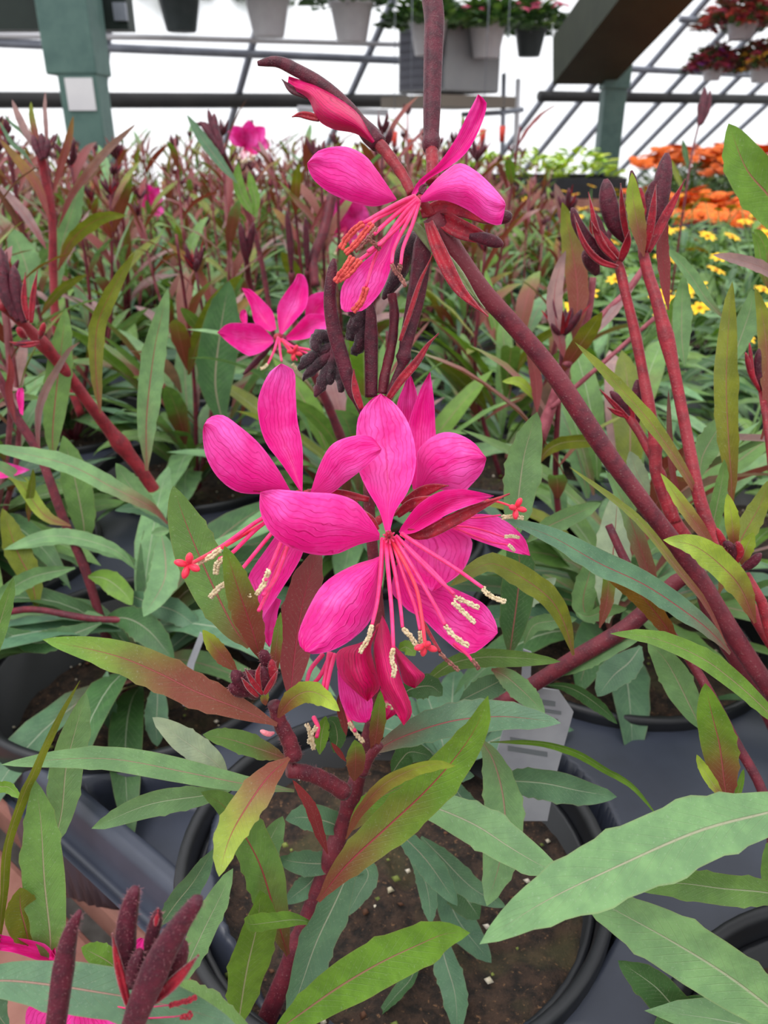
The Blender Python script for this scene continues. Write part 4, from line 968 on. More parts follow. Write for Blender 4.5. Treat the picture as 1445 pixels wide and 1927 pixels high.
def make_pot(loc, label, group, slabel, sgroup):
    "black nursery pot (rim, body) with its soil beside it"
    global soil_proto, pot_proto
    global pot_wall_h
    if pot_proto is None:
        pot_proto = empty('nursery_pot', (0,0,0), label, 'pot', group)
        b = MB(); b.lathe((0,0,0), [(.0,-.09),(.050,-.09),(.052,-.088),(.0605,-.008),(.0605,-.004),(.0585,-.004),(.0500,-.086),(0,-.086)], 56); b.build('pot_wall', PLASTIC, pot_proto, (0,0,0))
        b = MB(); b.lathe((0,0,0), [(.0592,-.010),(.0640,-.010),(.0652,-.008),(.0655,.0015),(.0650,.0032),(.0636,.0036),(.0622,.0030),(.0615,.0014),(.0602,-.010)], 72); b.build('pot_rim', PLASTIC, pot_proto, (0,0,0))
        r = pot_proto; r.location = loc; WORLD[r.name] = tuple(loc)
        soil_proto = soil_mb(random.Random(5)).build('potting_soil', [SOIL, PERL, ALGA, BARK], None, (0,0,0))
        s = soil_proto; s.location = (loc[0], loc[1], SOIL_Z-.80+loc[2])
    else:
        r = dup(pot_proto, loc, R.random()*6, 1, label, group)
        s = soil_proto.copy(); COL.objects.link(s); s.location = (loc[0], loc[1], SOIL_Z-.80+loc[2]-(.016 if 'edge row, one left' in label else 0)); s.rotation_euler.z = R.random()*6
    tag(s, slabel, 'soil', sgroup, 'stuff')
    if 'group' in s.keys() and not sgroup: del s['group']
    if 'group' in r.keys() and not group: del r['group']
def nth(n): return ['', 'first', 'second', 'third', 'fourth', 'fifth', 'sixth', 'seventh', 'eighth', 'ninth', 'tenth', 'eleventh', 'twelfth'][n]
def side(j): return 'in line with the main pot' if j == 0 else f"{['','one','two','three','four','five','six','seven','eight','nine','ten'][abs(j)]} {'left' if j < 0 else 'right'} of the main pot's line"
NAMED = {(0,0): ('main plant', ), (0,1): 0, (1,0): 0, (0,-1): 0, (1,1): 0, (1,-1): 0, (1,-2): 0, (2,-1): 0}
cells = []
for i in range(0, 20):
    for j in range(-12, 12):
        if (i, j) == (0, 1): continue
        p = pot_xy(i, j); u, v, f = proj((p.x, p.y, .85))
        if f < .06 or f > 2.15: continue
        if i == 0 and j > 1: continue
        if -170/f**.5*.6-60 < u < 1505+170/f**.5*.6 and v < 2400: cells.append((i, j, p, u, f))
for (i, j, p, u, f) in cells:
    if f >= .95:
        make_pot((p.x, p.y, TRAY_Z+.0005), 'black round pot hidden in the crowd at the back of the bed', 'pots at the back of the bed', 'dark soil in a pot at the back of the bed', 'soil at the back of the bed')
    else:
        w = 'the tray edge row' if i == 0 else f'the {nth(i+1)} row back'
        lab = 'black round pot under the main plant, soil showing at the front' if (i, j) == (0,0) else f'black round pot in {w}, {side(j)}'
        ox, oy = (-.008, -.009) if (i, j) == (0,0) else (0, 0)
        make_pot((p.x+ox, p.y+oy, TRAY_Z+.0005), lab, None, 'dark soil in the main pot, white perlite bits' if (i, j) == (0,0) else f'dark soil in pot of {w}, {side(j)}', None)
p = pot_xy(0,1); make_pot((p.x, p.y, TRAY_Z+.0005), 'black round pot at the lower right corner, in the tray edge row', None, 'dark soil in the pot at the lower right corner', None)
if (1, 1) not in [c_[:2] for c_ in cells]:
    p = pot_xy(1,1); make_pot((p.x, p.y, TRAY_Z+.0005), 'black round pot at the right frame edge, second row back', None, 'dark soil in the pot at the right frame edge, second row back', None)
make_pot((-.115, .055, BENCH_Z+.0905), 'black round pot under the lower left corner plant, standing on the boards', None, 'dark soil in the pot of the lower left corner plant', None)
def tray_obj(i0, i1, j0, j1, label, res=.002, pocket=True):
    a0, a1 = -.062+SP*i0, .0725+SP*i1; b0, b1 = -.073+SP*j0, .073+SP*j1; lip = .0085 if i0 == 0 else .0003
    na, nb = int((a1-a0+2*lip)/res), int((b1-b0+2*lip)/res); v = []; f = []
    for x in range(na+1):
        a = a0-lip+(a1-a0+2*lip)*x/na
        for y in range(nb+1):
            b = b0-lip+(b1-b0+2*lip)*y/nb
            z = 0
            out = max(a0-a, a-a1, b0-b, b-b1)
            if out > 0:
                q = out/lip
                z = -.002-.014*min(1, q/.5)+(.003 if q > .75 else 0) if i0 == 0 else 0
            ia = round(a/SP); ib = round(b/SP); d = math.hypot(a-ia*SP, b-ib*SP)
            if d < .0632: z = -.075*min(1, (.0632-d)/.003)
            elif pocket:
                # moulded hollows between the wells
                ca = abs(abs(a-ia*SP)-SP/2); cb = abs(abs(b-ib*SP)-SP/2)
                if (ia == i0 and a < ia*SP) or (ia == i1 and a > ia*SP):
                    e = (abs(a-ia*SP)-.022)/.034; w = .004+.030*max(0, min(1, e))
                    if 0 < e < 1 and cb < w: z -= .016*min(1, min(e, 1-e)*6, (w-cb)/.004)
                elif ca < .016 and cb < .016: z -= .0
            p = A0+E1*a+E2*b; v.append(Vector((p.x, p.y, TRAY_Z-.0012+z)))
    for x in range(na):
        for y in range(nb): q = x*(nb+1)+y; f.append((q, q+1, q+nb+2, q+nb+1))
    o = obj('plant_tray', v, f, TRAYP, None, v[0]); tag(o, label, 'tray'); return o
tray_obj(0, 1, -3, 1, 'black plastic carry tray holding the front two rows of pots', .0016)
tray_obj(2, 4, -4, 2, 'black plastic carry tray behind the front one, under the third to fifth rows', .004, False)
# label stakes
TAGM = plain('label_white', (168,168,174), .45, (150,150,158), 60); INK = plain('label_print', (112,116,120), .6)
def stake(pts, d0, d1, label, bars):
    q = px(0, pts); n = len(q); ys = [z[1] for z in q]; y0, y1 = min(ys), max(ys)
    fr = [P(x, y, d0+(d1-d0)*(y-y0)/(y1-y0)) for x, y in [z[:2] for z in q]]
    nr = (fr[1]-fr[0]).cross(fr[2]-fr[0]).normalized()
    if nr.dot(CAM-fr[0]) < 0: nr = -nr
    v = fr+[z-nr*.0006 for z in fr]; f = [tuple(range(n)), tuple(range(2*n-1, n-1, -1))]+[(k, k+n, (k+1) % n+n, (k+1) % n) for k in range(n)]
    o = obj('plant_label', v, f, TAGM, None, fr[0], smooth=False); tag(o, label, 'label')
    if bars:
        mb = MB()
        for (xa, ya, xb, yb, h) in bars:
            c = [P(x, y, d0+(d1-d0)*(y-y0)/(y1-y0)-.0004) for x, y in ((xa,ya-h/2),(xb,yb-h/2),(xb,yb+h/2),(xa,ya+h/2))]
            mb.add(c, [(0,1,2,3)])
        mb.build('faded_print', INK, o, smooth=False)
stake('1008,1294 1052,1300 1079,1340 1048,1452 1030,1545 985,1545 930,1432 968,1300', .232,.248, 'white plant label with faded grey print standing in the main pot', [(990,1318,1045,1325,9),(985,1332,1056,1342,6),(980,1346,1050,1356,5),(960,1390,1036,1402,6),(956,1408,1030,1420,9)])
stake('376,1190 386,1196 366,1250 352,1330 344,1328 352,1250', .290,.298, 'white edge of a plant label in the pot at left', None)
stake('985,1222 1000,1228 998,1300 980,1300', .262,.268, 'small white label corner showing above the larger plant label', None)

# ------------------------------------------------------------------ the crowd of gauras behind
GR = random.Random(21)
for (pl_, ij, n, nst, h) in ((ld,(0,-1),30,0,.1),(ml,(1,-1),34,1,.12),(rm,(1,0),26,1,.13),(rt,(0,1),8,0,.1),(rr_,(1,1),16,1,.15),(el,(1,-2),22,2,.16),(bm_,(2,-1),10,2,.17),(main,(0,0),0,0,.1)):
    p = pot_xy(*ij)
    grow_plant((p.x, p.y, SOIL_Z), None, None, None, GR, h, n, nst, 0, pl=pl_, rosL=(.055,.10), spread=.03, buds=.5)
# more upright leaves between the first two rows, where the pots stand close
for (pl_, ij) in ((ml,(1,-1)),(el,(1,-2)),(bm_,(2,-1)),(rm,(1,0)),(rr_,(1,1))):
    p = pot_xy(*ij)
    for q in range(26):
        az = GR.random()*6.283; h0 = .012+.075*GR.random(); b = Vector((p.x+math.cos(az)*.035*GR.random(), p.y+math.sin(az)*.035*GR.random()+.01, SOIL_Z+h0))
        c, red = pick(GR, h0/.09*.8); v, f, uv = grow_leaf(b, az, .055+.045*GR.random(), .009+.006*GR.random(), .8+.6*GR.random(), .0+.7*GR.random(), GR, 10, 4)
        obj('leaf', v, f, LEAF, pl_, b, uv, tint_of(c, red, .1, GR), .5*(GR.random() < .5))
for q in range(7):
    p = A0+Vector((.012,.03,0)); b = Vector((p.x, p.y, SOIL_Z+.012)); az = .4+q*.36
    v, f, uv = grow_leaf(b, az, .045+.02*GR.random(), .011, .6, -.5, GR, 10, 4); obj('leaf', v, f, LEAF, main, b, uv, tint_of('G4', 0, .1, GR), .1)
near_protos = []; far_protos = []
def label_of(i, j): return f"gaura in the {nth(i+1)} row back, {side(j)}"
cnt = 0
for (i, j, p, u, f) in cells:
    if (i, j) in NAMED or f < .3: continue
    if f > .42 and u > 965+60*(2.2-f) or f > 1.95: continue          # the yellow flowers grow there
    det = f < .95; L = label_of(i, j) if f < 1.15 and i < 11 and abs(j) < 11 else 'red-stemmed gaura in the dense crowd at the back of the bed'
    g = None if f < 1.15 else 'gauras at the back of the bed'
    pr = near_protos if det else far_protos; mx = 7 if det else 8
    loc = Vector((p.x, p.y, SOIL_Z))
    if len(pr) < mx:
        o = grow_plant(loc, 'gaura_plant', L, 'flowering plant', GR, (.185 if det else .165)+.03*GR.random(), 34 if det else 40, GR.choice([6,7]), 0, g, .06, det, None, 9 if det else 10, None, (.06,.12), len(pr) % 3 == 0, .75 if det else .5)
        pr.append(o)
    else:
        s = GR.choice(pr); o = dup(s, loc, GR.random()*6.283, (.88+.22*GR.random())*(.86 if u > 850 else 1), L, g)
        if g is None and 'group' in o.keys(): del o['group']
    cnt += 1
print('bed plants', cnt)
# ------------------------------------------------------------------ other flowers further back
def blossom(mb, c, r, n, rr, m, layers=1):
    up = (Vector((0,0,1))+Vector((rr.random()-.5, -.5+rr.random()*.3, 0))*.9).normalized(); o = up.orthogonal().normalized()
    for ly in range(layers):
        for q in range(n):
            d = Matrix.Rotation(6.283*q/n+ly*.4, 3, up) @ o; rl = r*(1-.28*ly)
            C = [c+d*(rl*k/4)+up*(rl*(.12+.22*ly)*math.sin(k/4*2.2)) for k in range(5)]
            v, f, uv = ribbon(C, lambda t: rl*.26*max(.3, math.sin(math.pi*min(1, .15+t*.8))), up, 0, .2, 2, .1, 0, rr.randrange(99)); mb.add(v, f, uv, m=m)
def mound(mb, c, rad, h, n, L, w, rr, cols, m=0):
    for q in range(n):
        az = rr.random()*6.283; d = rad*rr.random()**.6; b = Vector(c)+Vector((math.cos(az)*d, math.sin(az)*d, h*(1-(d/rad)**2)*(.4+.6*rr.random())))
        v, f, uv = grow_leaf(b, az+(rr.random()-.5)*1.6, L*(.6+.8*rr.random()), w*(.7+.6*rr.random()), .1+1.0*rr.random(), -.4+.6*rr.random(), rr, 5, 2); mb.add(v, f, uv, tint_of(rr.choice(cols), 0, .15, rr), 0, m=m)
YEL = plain('petal_yellow', (250,206,20), .6, (240,180,10), 300); ORA = plain('petal_orange', (246,128,34), .6, (226,88,20), 120)
DISC = plain('flower_disc', (190,120,20), .8)
FR = random.Random(5)
def bed_plant(kind, loc, label, cat, group):
    r = empty(kind, loc, label, cat, group); mb = MB(); loc = Vector(loc)
    if kind == 'yellow_daisy':
        mound(mb, loc, .080, .065, 110, .05, .009, FR, ['G2','G3','G5','G1']); mb.build('foliage', [LEAF], r, loc)
        for q in range(FR.randrange(4, 9)):
            a = FR.random()*6.283; d = .07*FR.random()**.5; c = loc+Vector((math.cos(a)*d, math.sin(a)*d, .070+.045*FR.random())); fm = MB()
            fm.tube([loc+Vector((0,0,.02)), c], .0009, 4, m=2, tint=tint_of('G2')); blossom(fm, c, .009, 8, FR, 0); fm.tube([c, c+Vector((0,0,.002))], [.0024,.0016], 6, m=1)
            fm.build('flower_head', [YEL, DISC, LEAF], r, c)
    elif kind == 'marigold':
        mound(mb, loc, .10, .13, 110, .045, .011, FR, ['G5','G2','G5']); mb.build('foliage', [LEAF], r, loc)
        for q in range(FR.randrange(11, 18)):
            a = FR.random()*6.283; d = .10*FR.random()**.5; c = loc+Vector((math.cos(a)*d, math.sin(a)*d, .135+.03*FR.random())); fm = MB()
            blossom(fm, c, .019+.009*FR.random(), 11, FR, 0, 3); fm.build('flower_head', [ORA], r, c)
    else:
        mound(mb, loc, .085, .07, 120, .035, .014, FR, [(172,196,60),(150,186,60),(190,205,80)]); mb.build('foliage', [LEAF], r, loc)
    return r
protos = {}
def place(kind, loc, label, cat, group):
    L = protos.setdefault(kind, [])
    if len(L) < 4: L.append(bed_plant(kind, loc, label, cat, group))
    else: dup(FR.choice(L), loc, FR.random()*6.283, .85+.35*FR.random(), label, group)
for (i, j, p, u, f) in cells:
    if f > .42 and (i, j) not in NAMED and u > 965+60*(2.2-f) and f < 1.5: place('yellow_daisy', (p.x, p.y, SOIL_Z), 'yellow daisy plant in the bed behind the right gauras', 'flowering plant', 'yellow daisies at the right')
for a in range(8):
    for b in range(12):
        d = (2.25,2.5,2.75,3.1,3.35,3.6,3.85,4.1)[a]; u = 1156+(b*62*2.4/d)
        if u > 1560: continue
        q = Vector(((u+FR.random()*20-722)/F*d, d*CT+(.02 if a < 3 else .0), .665 if a < 3 else .755))
        place('marigold', q, 'orange marigold on the bench behind the right green post', 'flowering plant', 'orange marigolds')
for k in range(6):
    place('lime_seedling', (-.10+.135*k, 2.52+.02*(k % 2), .880), f"lime green seedling in the black flat on the back bench, {nth(k+1)} from the left", 'plant', None)
    
def bx(name, lo, hi, m, label=None, cat=None, kind=None, parent=None, rot=None, bev=.0):
    lo, hi = Vector(lo), Vector(hi); mb = MB(); mb.box((lo+hi)/2, hi-lo, rot); o = mb.build(name, m, parent, (lo+hi)/2, smooth=False)
    if bev: b = o.modifiers.new('b', 'BEVEL'); b.width = bev; b.segments = 2
    if label or kind: tag(o, label, cat, None, kind)
    return o
GREYM = plain('galvanised', (150,154,166), .45, (128,132,144), 8, .5, 0, .3); DARK = plain('dark_rail', (58,56,56), .6, (44,44,46), 5)
GREENP = plain('green_paint', (84,112,106), .55, (70,98,94), 20, .4, .1); GREEND = plain('dark_green_paint', (34,46,42), .6, (26,36,34), 9)
OLIVE = plain('olive_board', (50,52,38), .7, (38,42,32), 9); WHITEP = plain('white_plastic', (216,214,218), .5, (204,202,208), 8)
OLIVE = plain('olive_board', (44,50,36), .7, (34,40,28), 9); CONC = plain('gravel', (120,116,112), .9, (96,92,88), 30, .2, .4)
# bench under the trays
bn = empty('potting_bench', (0, 1.0, .67), 'reddish wooden bench carrying the black trays', 'bench')
for k in range(15):
    c = A0+E1*(-.33+.19*k)
    # boards run along the tray edge direction
    mb = MB(); rot = Matrix(((E2.x, E1.x, 0), (E2.y, E1.y, 0), (0, 0, 1)))
    bl = [b*.05 for b in range(-36, 19) if not ((c+E2*(b*.05)).y > 1.42 and (c+E2*(b*.05)).x > .22) and (c+E2*(b*.05)).y < 2.25]
    if not bl: continue
    c = c+E2*((bl[0]+bl[-1])/2); mb.box((c.x, c.y, BENCH_Z-.011), (bl[-1]-bl[0], .178, .022), rot); o = mb.build('board', WOODB, bn, (c.x, c.y, BENCH_Z-.011), False)
    bv = o.modifiers.new('b', 'BEVEL'); bv.width = .003; bv.segments = 2
for x, y in ((-1.0,.9),(.6,-.1),(-.2,1.8),(.8,.9)): bx('leg', (x-.04,y-.04,0), (x+.04,y+.04,.668), WOODB, parent=bn)
b2 = empty('display_bench', (.24, 2.52, .8), 'back bench carrying the black flat of lime green seedlings', 'bench')
bx('bench_top', (-.25,2.36,.80), (.70,2.70,.83), WOODB, parent=b2)
for x in (-.2, .65): bx('leg', (x-.03,2.45,0), (x+.03,2.6,.80), WOODB, parent=b2)
mb = MB(); mb.box((.24,2.52,.836),(.86,.26,.010))
for y in (2.39,2.65): mb.box((.24,y,.858),(.86,.008,.052))
for x in (-.19,.67): mb.box((x,2.52,.858),(.008,.26,.052))
for k in range(4): mb.box((-.02+.17*k,2.52,.858),(.006,.26,.044))
tag(mb.build('seedling_flat', PLASTIC, None, (.45,2.52,.836), False), 'black plastic flat holding the lime green seedlings', 'tray')
b3 = empty('display_bench', (1.6, 2.6, .7), 'right bench carrying the orange marigolds', 'bench')
bx('bench_top', (.62,1.9,.635), (2.6,2.66,.665), WOODB, parent=b3)
bx('bench_top', (.80,2.68,.725), (3.2,3.9,.755), WOODB, parent=b3)
for x in (.9, 2.5):
    for y in (2.0, 2.6): bx('leg', (x-.03,y-.03,0), (x+.03,y+.03,.635), WOODB, parent=b3)
    for y in (2.75, 3.8): bx('leg', (x-.03,y-.03,0), (x+.03,y+.03,.725), WOODB, parent=b3)
fl_ = obj('floor', [Vector(q) for q in ((-9,-2,0),(9,-2,0),(9,12,0),(-9,12,0))], [(0,1,2,3)], CONC, None, (0,0,0)); tag(fl_, kind='structure')
# film wall: slopes inwards, seen against the bright overcast outside
UD = Vector((.88,.474,0)); DD = Vector((.415,-.77,.708)).normalized(); W0 = Vector((0,5.0,1.17)); WN = UD.cross(DD).normalized()
def Q(u, v, off=0):
    d = (P(u, v, 1)-CAM); t = (W0-WN*off-CAM).dot(WN)/d.dot(WN); return CAM+d*t
def film_material():
    m, nt, out = mat('greenhouse_film'); k = N(nt); oc = k.n('ShaderNodeTexCoord').outputs['Object']
    n1 = k.noise(oc, 1.4, 3, .6); col = k.mix(k.rng(n1, .3, .7), (.93,.94,.97), (.97,.98,1.0))
    tr = k.n('ShaderNodeBsdfTranslucent'); k.l(col, tr.inputs[0]); df = k.n('ShaderNodeBsdfPrincipled'); k.l(col, df.inputs['Base Color']); df.inputs['Roughness'].default_value = .35
    mx = k.n('ShaderNodeMixShader'); mx.inputs[0].default_value = .2; k.l(tr.outputs[0], mx.inputs[1]); k.l(df.outputs[0], mx.inputs[2]); k.l(mx.outputs[0], out.inputs[0]); return m
FILM = film_material(); FILML = plain('curtain_film', (214,210,226), .5, (204,200,218), 2)
if WN.dot(CAM-W0) < 0: WN = -WN
def sheet(name, u0, u1, s0, s1, m, off=0):
    v = []; f = []; nu, ns = 40, 12
    for a in range(nu+1):
        for b in range(ns+1):
            u = u0+(u1-u0)*a/nu; s = s0+(s1-s0)*b/ns
            v.append(W0+UD*u+DD*s-WN*off+WN*(.02*math.sin(u*6.0)*math.sin(s*2)))
    for a in range(nu):
        for b in range(ns): q = a*(ns+1)+b; f.append((q, q+1, q+ns+2, q+ns+1))
    return tag(obj(name, v, f, m, None, v[0]), kind='structure')
sheet('wall_back', -5, 12, -1.65, 1.7, FILM)
tn = 0
def trim(pts, r, m, sq=False):
    global tn; tn += 1; mb = MB(); mb.tube(pts, r, 4 if sq else 8); return tag(mb.build(f'trim_{tn}', m, None, pts[0]), kind='structure')
for u in (-150, 193, 446, 655, 1020, 1094, 1167, 1244, 1295, 1347, 1401, 1452):
    c = Q(u, 188, -.03); trim([c-DD*1.3, c, c+DD*1.6], .019, GREYM)
trim([Q(-80,188,-.07), Q(765,190,-.07)], .034, DARK); trim([Q(1015,181,-.07), Q(1560,189,-.07)], .030, DARK)
trim([Q(-80,77,-.06), Q(270,93,-.06), Q(760,114,-.06)], .018, GREYM); trim([Q(-80,66,-.05), Q(270,70,-.05), Q(760,84,-.05)], .012, WHITEP)
trim([Q(1150,128,-.06), Q(1560,148,-.06)], .018, GREYM); trim([Q(1280,36,-.06), Q(1560,52,-.06)], .018, GREYM)
trim([P(868,216,4.0), P(940,212,4.0), P(985,206,4.0)], .012, GREYM); trim([P(948,140,4.0), P(945,300,4.0)], .012, GREYM); trim([P(975,150,4.1), P(970,300,4.1)], .014, WHITEP)
trim([P(560,205,4.05), P(728,212,4.05), P(722,290,4.05)], .016, WHITEP)
# green posts and the boards they carry
def vert(u, v, d, z0, z1, w, dp, m, name, parent):
    c = P(u, v, d); return bx(name, (c.x-w/2, c.y-dp/2, z0), (c.x+w/2, c.y+dp/2, z1), m, parent=parent, bev=.004)
c = P(160,210,1.8); po = empty('support_post', (c.x, c.y, 0), 'grey green wooden post at the left with a wider upper sleeve', 'post')
vert(168,230,1.8,0,1.16,.084,.084,GREENP,'post_shaft',po); 
t = P(140,145,1.8); bx('sleeve', (c.x-.055,c.y-.055,t.z), (c.x+.055,c.y+.055,t.z+.40), GREENP, parent=po, bev=.004)
a, b = P(150,148,1.75), P(160,208,1.75); bx('paper_tag', (c.x-.016,P(168,230,1.8).y-.0455,b.z), (c.x+.044,P(168,230,1.8).y-.0425,a.z), WHITEP, parent=po)
cz = P(100,74,2.0); bd_ = MB(); y2 = c.y+.12
o = bx('roof_beam', (P(-120,70,2.0).x, y2-.03, cz.z), (P(288,70,2.0).x, y2+.03, cz.z+.30), GREEND, 'dark green board crossing behind the left post at the top', 'beam')
for u in (8, 195, 270):
    q = P(u, 40 if u > 250 else 60, 1.96); bx('metal_bracket', (q.x-.014,y2-.045,q.z-.025 if u != 270 else q.z-.02), (q.x+.014,y2-.0305,q.z+.015), GREYM, parent=o)
c = P(1146,250,3.2); po2 = empty('support_post', (c.x, c.y, 0), 'slim green post at the right below the slanting olive board', 'post')
t = P(1160,75,3.2); vert(1146,250,3.2,0,t.z,.085,.085,GREENP,'post_shaft',po2)
t2 = P(1150,170,3.2); bx('sleeve', (c.x-.05,c.y-.05,t2.z), (c.x+.05,c.y+.05,t.z), GREENP, parent=po2, bev=.004)
a, b = P(1105,105,3.05), P(1345,-190,2.1); dv = (b-a); mb = MB()
xa = dv.normalized(); ya = Vector((0,0,1)).cross(xa).normalized(); za = xa.cross(ya)
rot = Matrix((xa, ya, za)).transposed(); mb.box((a+b)/2, (dv.length+.1, .24, .17), rot); olive = mb.build('roof_beam', OLIVE, None, (a+b)/2, False)
tag(olive, 'dark olive board slanting from the right post up out of view', 'beam')
mb = MB(); nrm = -za
for q in (.25,.5,.75): p = a.lerp(b, q)-ya*.09-za*.03; mb.tube([p, p-ya*.02], .010, 8)
mb.build('bolt', GREYM, olive)
# heater
c = P(845,112,3.95); mb = MB(); rz = Matrix.Rotation(math.radians(38), 3, 'Z')
ht = empty('unit_heater', c, 'grey box heater hanging against the film wall behind the dark stem', 'heater')
HE = plain('heater_grey', (150,150,152), .5, (138,138,142), 4); HD = plain('heater_dark', (92,92,104), .5)
mb.box(c, (.36,.36,.30), rz); o = mb.build('casing', HE, ht, c, False); bv = o.modifiers.new('b','BEVEL'); bv.width = .01; bv.segments = 2
mb = MB(); f0 = c+rz@Vector((-.181,0,0)); mb.box(f0, (.004,.32,.27), rz)
for k in range(7): mb.box(f0+Vector((0,0,-.11+.037*k))+rz@Vector((-.006,0,0)), (.012,.31,.006), rz)
mb.build('grille', HD, ht, f0, False)
mb = MB(); mb.box(c+Vector((0,0,-.19)), (.50,.46,.05), rz); mb.build('support_frame', plain('wood_grey', (126,116,106), .8), ht, c, False)
mb = MB()
for s in (-.15,.15): mb.tube([c+rz@Vector((s,0,.14)), c+rz@Vector((s,0,1.0))], .006, 6)
mb.build('hanger_rod', GREYM, ht, c)
# hanging baskets
HB = random.Random(3)
POTW = plain('basket_white', (206,204,208), .5, (196,192,198), 12, .4); POTD = plain('basket_dark', (66,74,76), .5, (54,62,64), 12)
CORAL = plain('petal_coral', (226,92,76), .6, (200,70,66), 60); ROSE = plain('petal_rose', (226,60,120), .6, (240,120,150), 60); VIO = plain('petal_violet', (176,84,176), .6, (150,60,150), 60); GOLD = plain('petal_gold', (214,160,50), .6, (180,120,40), 60); WINE = plain('petal_wine', (176,60,84), .6, (140,44,62), 60)
def basket(u, yb, w, d, m, label, cols, n=150, fol=True, fl=14, drop=0, br=.024, wide=1.6, tall=1.0, sink=0):
    b = P(u, yb, d); r = w/2*d/F; h = r*1.55
    bk = empty('hanging_basket', b, label, 'hanging basket')
    mb = MB(); mb.lathe(b, [(0,0),(r*.62,0),(r*.66,.004),(r*.93,h*.9),(r,h*.9),(r*1.03,h),(r*.95,h),(r*.9,h*.88),(0,h*.86)], 28); mb.build('pot', m, bk, b)
    c = b+Vector((0,0,h*.85)); top = c.copy(); c = c-Vector((0,0,h*sink)); mb = MB()
    mound(mb, c, r*wide, r*tall, int(n*1.4), r*.75, r*.42, HB, ['G5','G5','G5','G2'] if fol else ['B','G5','R','G5']); mb.build('foliage', [LEAF], bk, c)
    if cols:
        mb = MB()
        for q in range(fl):
            az = HB.random()*6.283; dd = r*wide*HB.random()**.5; p = c+Vector((math.cos(az)*dd, math.sin(az)*dd, r*tall*(.45+.8*HB.random()) if not drop else r*tall*(1-.8*(dd/r/wide)**2)*(.3+.8*HB.random())))
            blossom(mb, p, br, 6, HB, HB.randrange(len(cols)), 2)
        o = mb.build('blossoms', cols, bk, c); o['kind'] = 'stuff'
    mb = MB()
    for q in range(3):
        a = q*2.094+.4; mb.tube([c+Vector((math.cos(a)*r, math.sin(a)*r, 0)), c+Vector((0,0,.62))], .0022, 4)
    mb.tube([c+Vector((0,0,.62)), c+Vector((0,0,.95))], .0022, 4); mb.build('hanger_wire', GREYM, bk, c)
    return c+Vector((0,0,.94))
tops = [basket(342,60,84,3.4,POTD,'dark green hanging pot just right of the left beam',None,90),
 basket(506,70,88,3.5,POTW,'white hanging pot, first white one from the left',None,150),
 basket(662,80,84,3.6,POTW,'white hanging pot left of the thick upright bud',None,150),
 basket(805,106,74,3.7,POTW,'white hanging pot partly behind the thick upright bud',[ROSE],280,True,8,0,.024,2.0,1.3,.1),
 basket(914,110,72,3.8,POTW,'white hanging pot right of the thick upright bud',[ROSE],300,True,10,0,.024,2.0,1.3,.1),
 basket(995,107,62,3.9,POTD,'dark hanging pot below pink flowers, next to the olive board',[ROSE],320,True,26,0,.03,2.2,1.7,.1)]
mb = MB(); L = [t.copy() for t in tops]; A_ = L[0]+(L[0]-L[-1])*.4; B_ = L[-1]+(L[-1]-L[0])*.3
for t in L: pass
mb.tube([A_, *L, B_], .014, 8); tag(mb.build('hanger_pipe', GREYM, None, A_), 'pipe above the frame carrying the row of hanging pots', 'pipe')
tops = [basket(1392,76,64,4.3,POTW,'coral red hanging basket highest at the right',[CORAL,CORAL,WINE],260,False,240,1,.035,2.3,2.1,.55),
 basket(1338,152,44,4.4,POTW,'wine and violet hanging basket below the coral one',[WINE,VIO,WINE],260,False,220,1,.032,2.2,2.1,.5),
 basket(1432,156,56,4.35,POTW,'gold and wine hanging basket at the right frame edge',[GOLD,WINE,GOLD],260,False,220,1,.032,2.2,2.0,.5)]
mb = MB()
for t in tops: mb.tube([t, t+Vector((0,0,.5))], .003, 4)
mb.tube([Vector((tops[1].x-.4, tops[1].y, tops[0].z+.4)), Vector((tops[0].x, tops[0].y, tops[0].z+.4)), Vector((tops[2].x+.4, tops[2].y, tops[0].z+.4))], .014, 8)
tag(mb.build('hanger_pipe', GREYM, None, tops[1]), 'pipe carrying the red hanging baskets at the right', 'pipe')
REDP = plain('red_plastic', (206,64,52), .5)
for k, (u, v) in enumerate(((945,252),(908,258),(772,276),(742,262))):
    p = P(u, v, 3.3); mb = MB(); mb.tube([p+Vector((0,0,.03)), p-Vector((0,0,.03))], [.014,.011], 8)
    o = mb.build('red_dripper', REDP, None, p); tag(o, ['red drip weight hanging behind the upper right petal','red drip weight next to the right petal tip','red drip weight left of the thick bud, lower one','red drip weight left of the thick bud, upper one'][k], 'dripper')
    mb = MB(); mb.tube([p+Vector((0,0,.03)), p+Vector((0,0,.9))], .002, 4); mb.build('feed_tube', GREYM, o, p)
# lone dark bud heads on long thin stems against the film, pink flowers far off
for (u, v, d, lab) in ((1326,190,.62,'gaura stem with a lone dark bud cluster below the red baskets'),):
    p = P(u, v, d); q = P(1285,420,d+.02); r0 = Vector((q.x, q.y, SOIL_Z)); g = empty('gaura_plant', r0, lab, 'flowering plant')
    mb = MB(); C = cat_rom([r0, P(1285,400,d), P(1300,300,d), P(1312,245,d), P(1322,215,d)], 20); mb.tube(C, [.0011-.0004*i/20 for i in range(21)], 6); mb.build('stem', STEM, g, C[0])
    for s, w in (('1318,235 1322,205 1326,165',14),('1314,240 1316,215 1314,195',8),('1322,232 1332,205 1336,170',9)): bud(g, 0, s, d, d, w, BUD, 0)
    leaf(g, 0, '1296,320 1290,290 1284,262', d, d, 10, 'G5', 0, 0); leaf(g, 0, '1290,360 1280,345 1262,300', d, d, 10, 'O', 0, 0)
FG = random.Random(9)
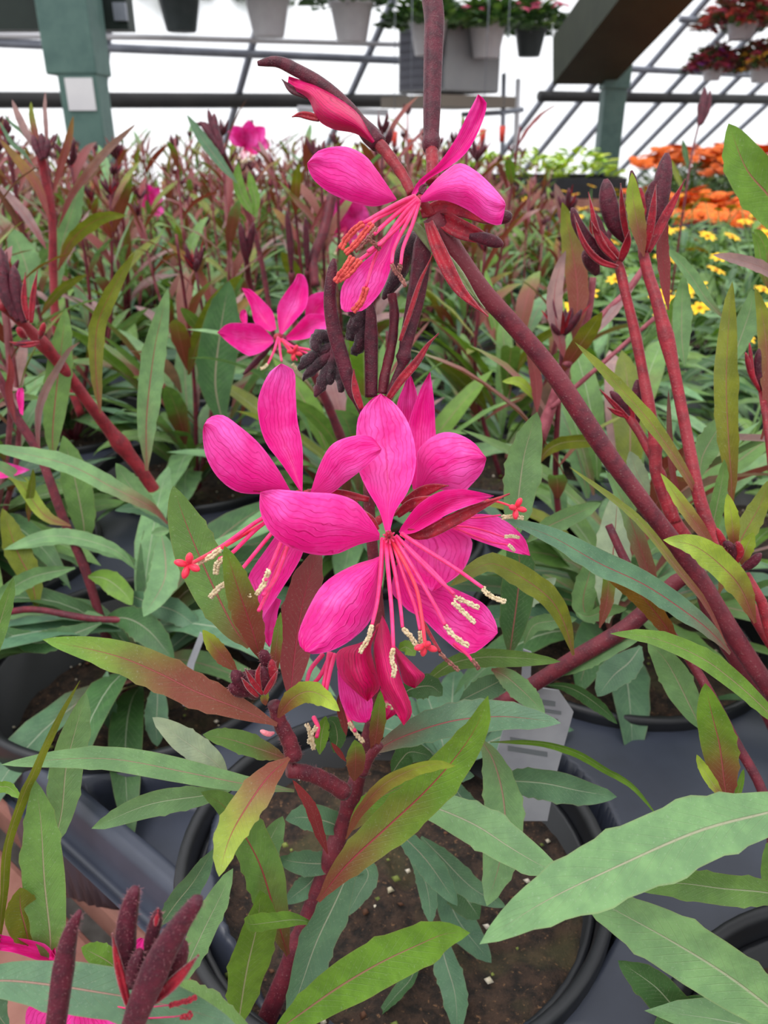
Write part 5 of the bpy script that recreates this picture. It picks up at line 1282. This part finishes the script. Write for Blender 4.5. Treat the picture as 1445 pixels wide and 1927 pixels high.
for (u, v, d, s, lab) in ((472,268,.95,1.5,'pale pink gaura flower in the crowd, left of the opening bud'),(292,388,1.0,1.1,'small pink gaura flower seen past the left post'),(22,408,1.0,1.2,'small pink gaura flower at the left frame edge'),(640,430,.6,1.3,'pink gaura flower blurred behind the red anthers')):
    p = P(u, v, d); r0 = Vector((p.x+.02, p.y+.03, SOIL_Z)); g = empty('gaura_plant', r0, lab, 'flowering plant')
    mb = MB(); C = cat_rom([r0, r0.lerp(p, .6)+Vector((.01,0,0)), p+Vector((0,.004,.012))], 14); mb.tube(C, [.0016-.0007*i/14 for i in range(15)], 6); mb.build('stem', STEM, g, C[0])
    for z in range(2):
        c = p+Vector(((FG.random()-.5)*.02, 0, (FG.random()-.5)*.02)); mb = MB(); flower_mb(mb, c, (CAM-c+Vector((.1*z,0,.1))).normalized(), FG, s); mb.build('flower', [PINK, FILA, ANTH], g, c)
    mb = MB(); bud_head(mb, C[-1], Vector((0,0,1)), FG, .8); mb.build('bud_head', [BUD, BUDR], g, C[-1])
# ------------------------------------------------------------------ light and camera
w = bpy.data.worlds.new('overcast_sky'); scn.world = w; w.use_nodes = True; nt = w.node_tree; nt.nodes.clear(); k = N(nt)
geo = k.n('ShaderNodeTexCoord').outputs['Generated']; sp = k.n('ShaderNodeSeparateXYZ'); k.l(geo, sp.inputs[0])
st = k.math('MULTIPLY', k.rng(sp.outputs[2], -.05, 1, 1.15, 1.8, False), k.rng(sp.outputs[1], -.9, .35, .72, 1.0))
bg = k.n('ShaderNodeBackground'); bg.inputs[0].default_value = (.965,.985,1.0,1); k.l(k.math('MULTIPLY', st, 1.0), bg.inputs[1])
wo = k.n('ShaderNodeOutputWorld'); k.l(bg.outputs[0], wo.inputs[0])
sl = bpy.data.lights.new('soft_sun', 'SUN'); sl.energy = 1.7; sl.angle = math.radians(35); sl.color = (1,.97,.92)
so = bpy.data.objects.new('soft_sun', sl); COL.objects.link(so); so.rotation_euler = (math.radians(24), math.radians(-20), 0)
cd = bpy.data.cameras.new('camera'); co = bpy.data.objects.new('camera', cd); COL.objects.link(co)
cd.sensor_fit = 'VERTICAL'; cd.sensor_height = 36; cd.sensor_width = 36; cd.lens = 36*F/1927; cd.clip_start = .01; cd.clip_end = 60
co.location = CAM; co.rotation_euler = (math.radians(90-25.5), 0, 0)
cd.dof.use_dof = True; cd.dof.focus_distance = .160; cd.dof.aperture_fstop = cd.lens/.85
scn.camera = co
vs = scn.view_settings; vs.view_transform = 'Standard'; vs.look = 'None'; vs.exposure = .12; vs.gamma = 1; vs.use_curve_mapping = False
cy = scn.cycles; cy.use_denoising = True; cy.use_adaptive_sampling = True; cy.adaptive_threshold = .02; cy.max_bounces = 6; cy.diffuse_bounces = 4; cy.glossy_bounces = 3; cy.transmission_bounces = 4; cy.sample_clamp_indirect = 6
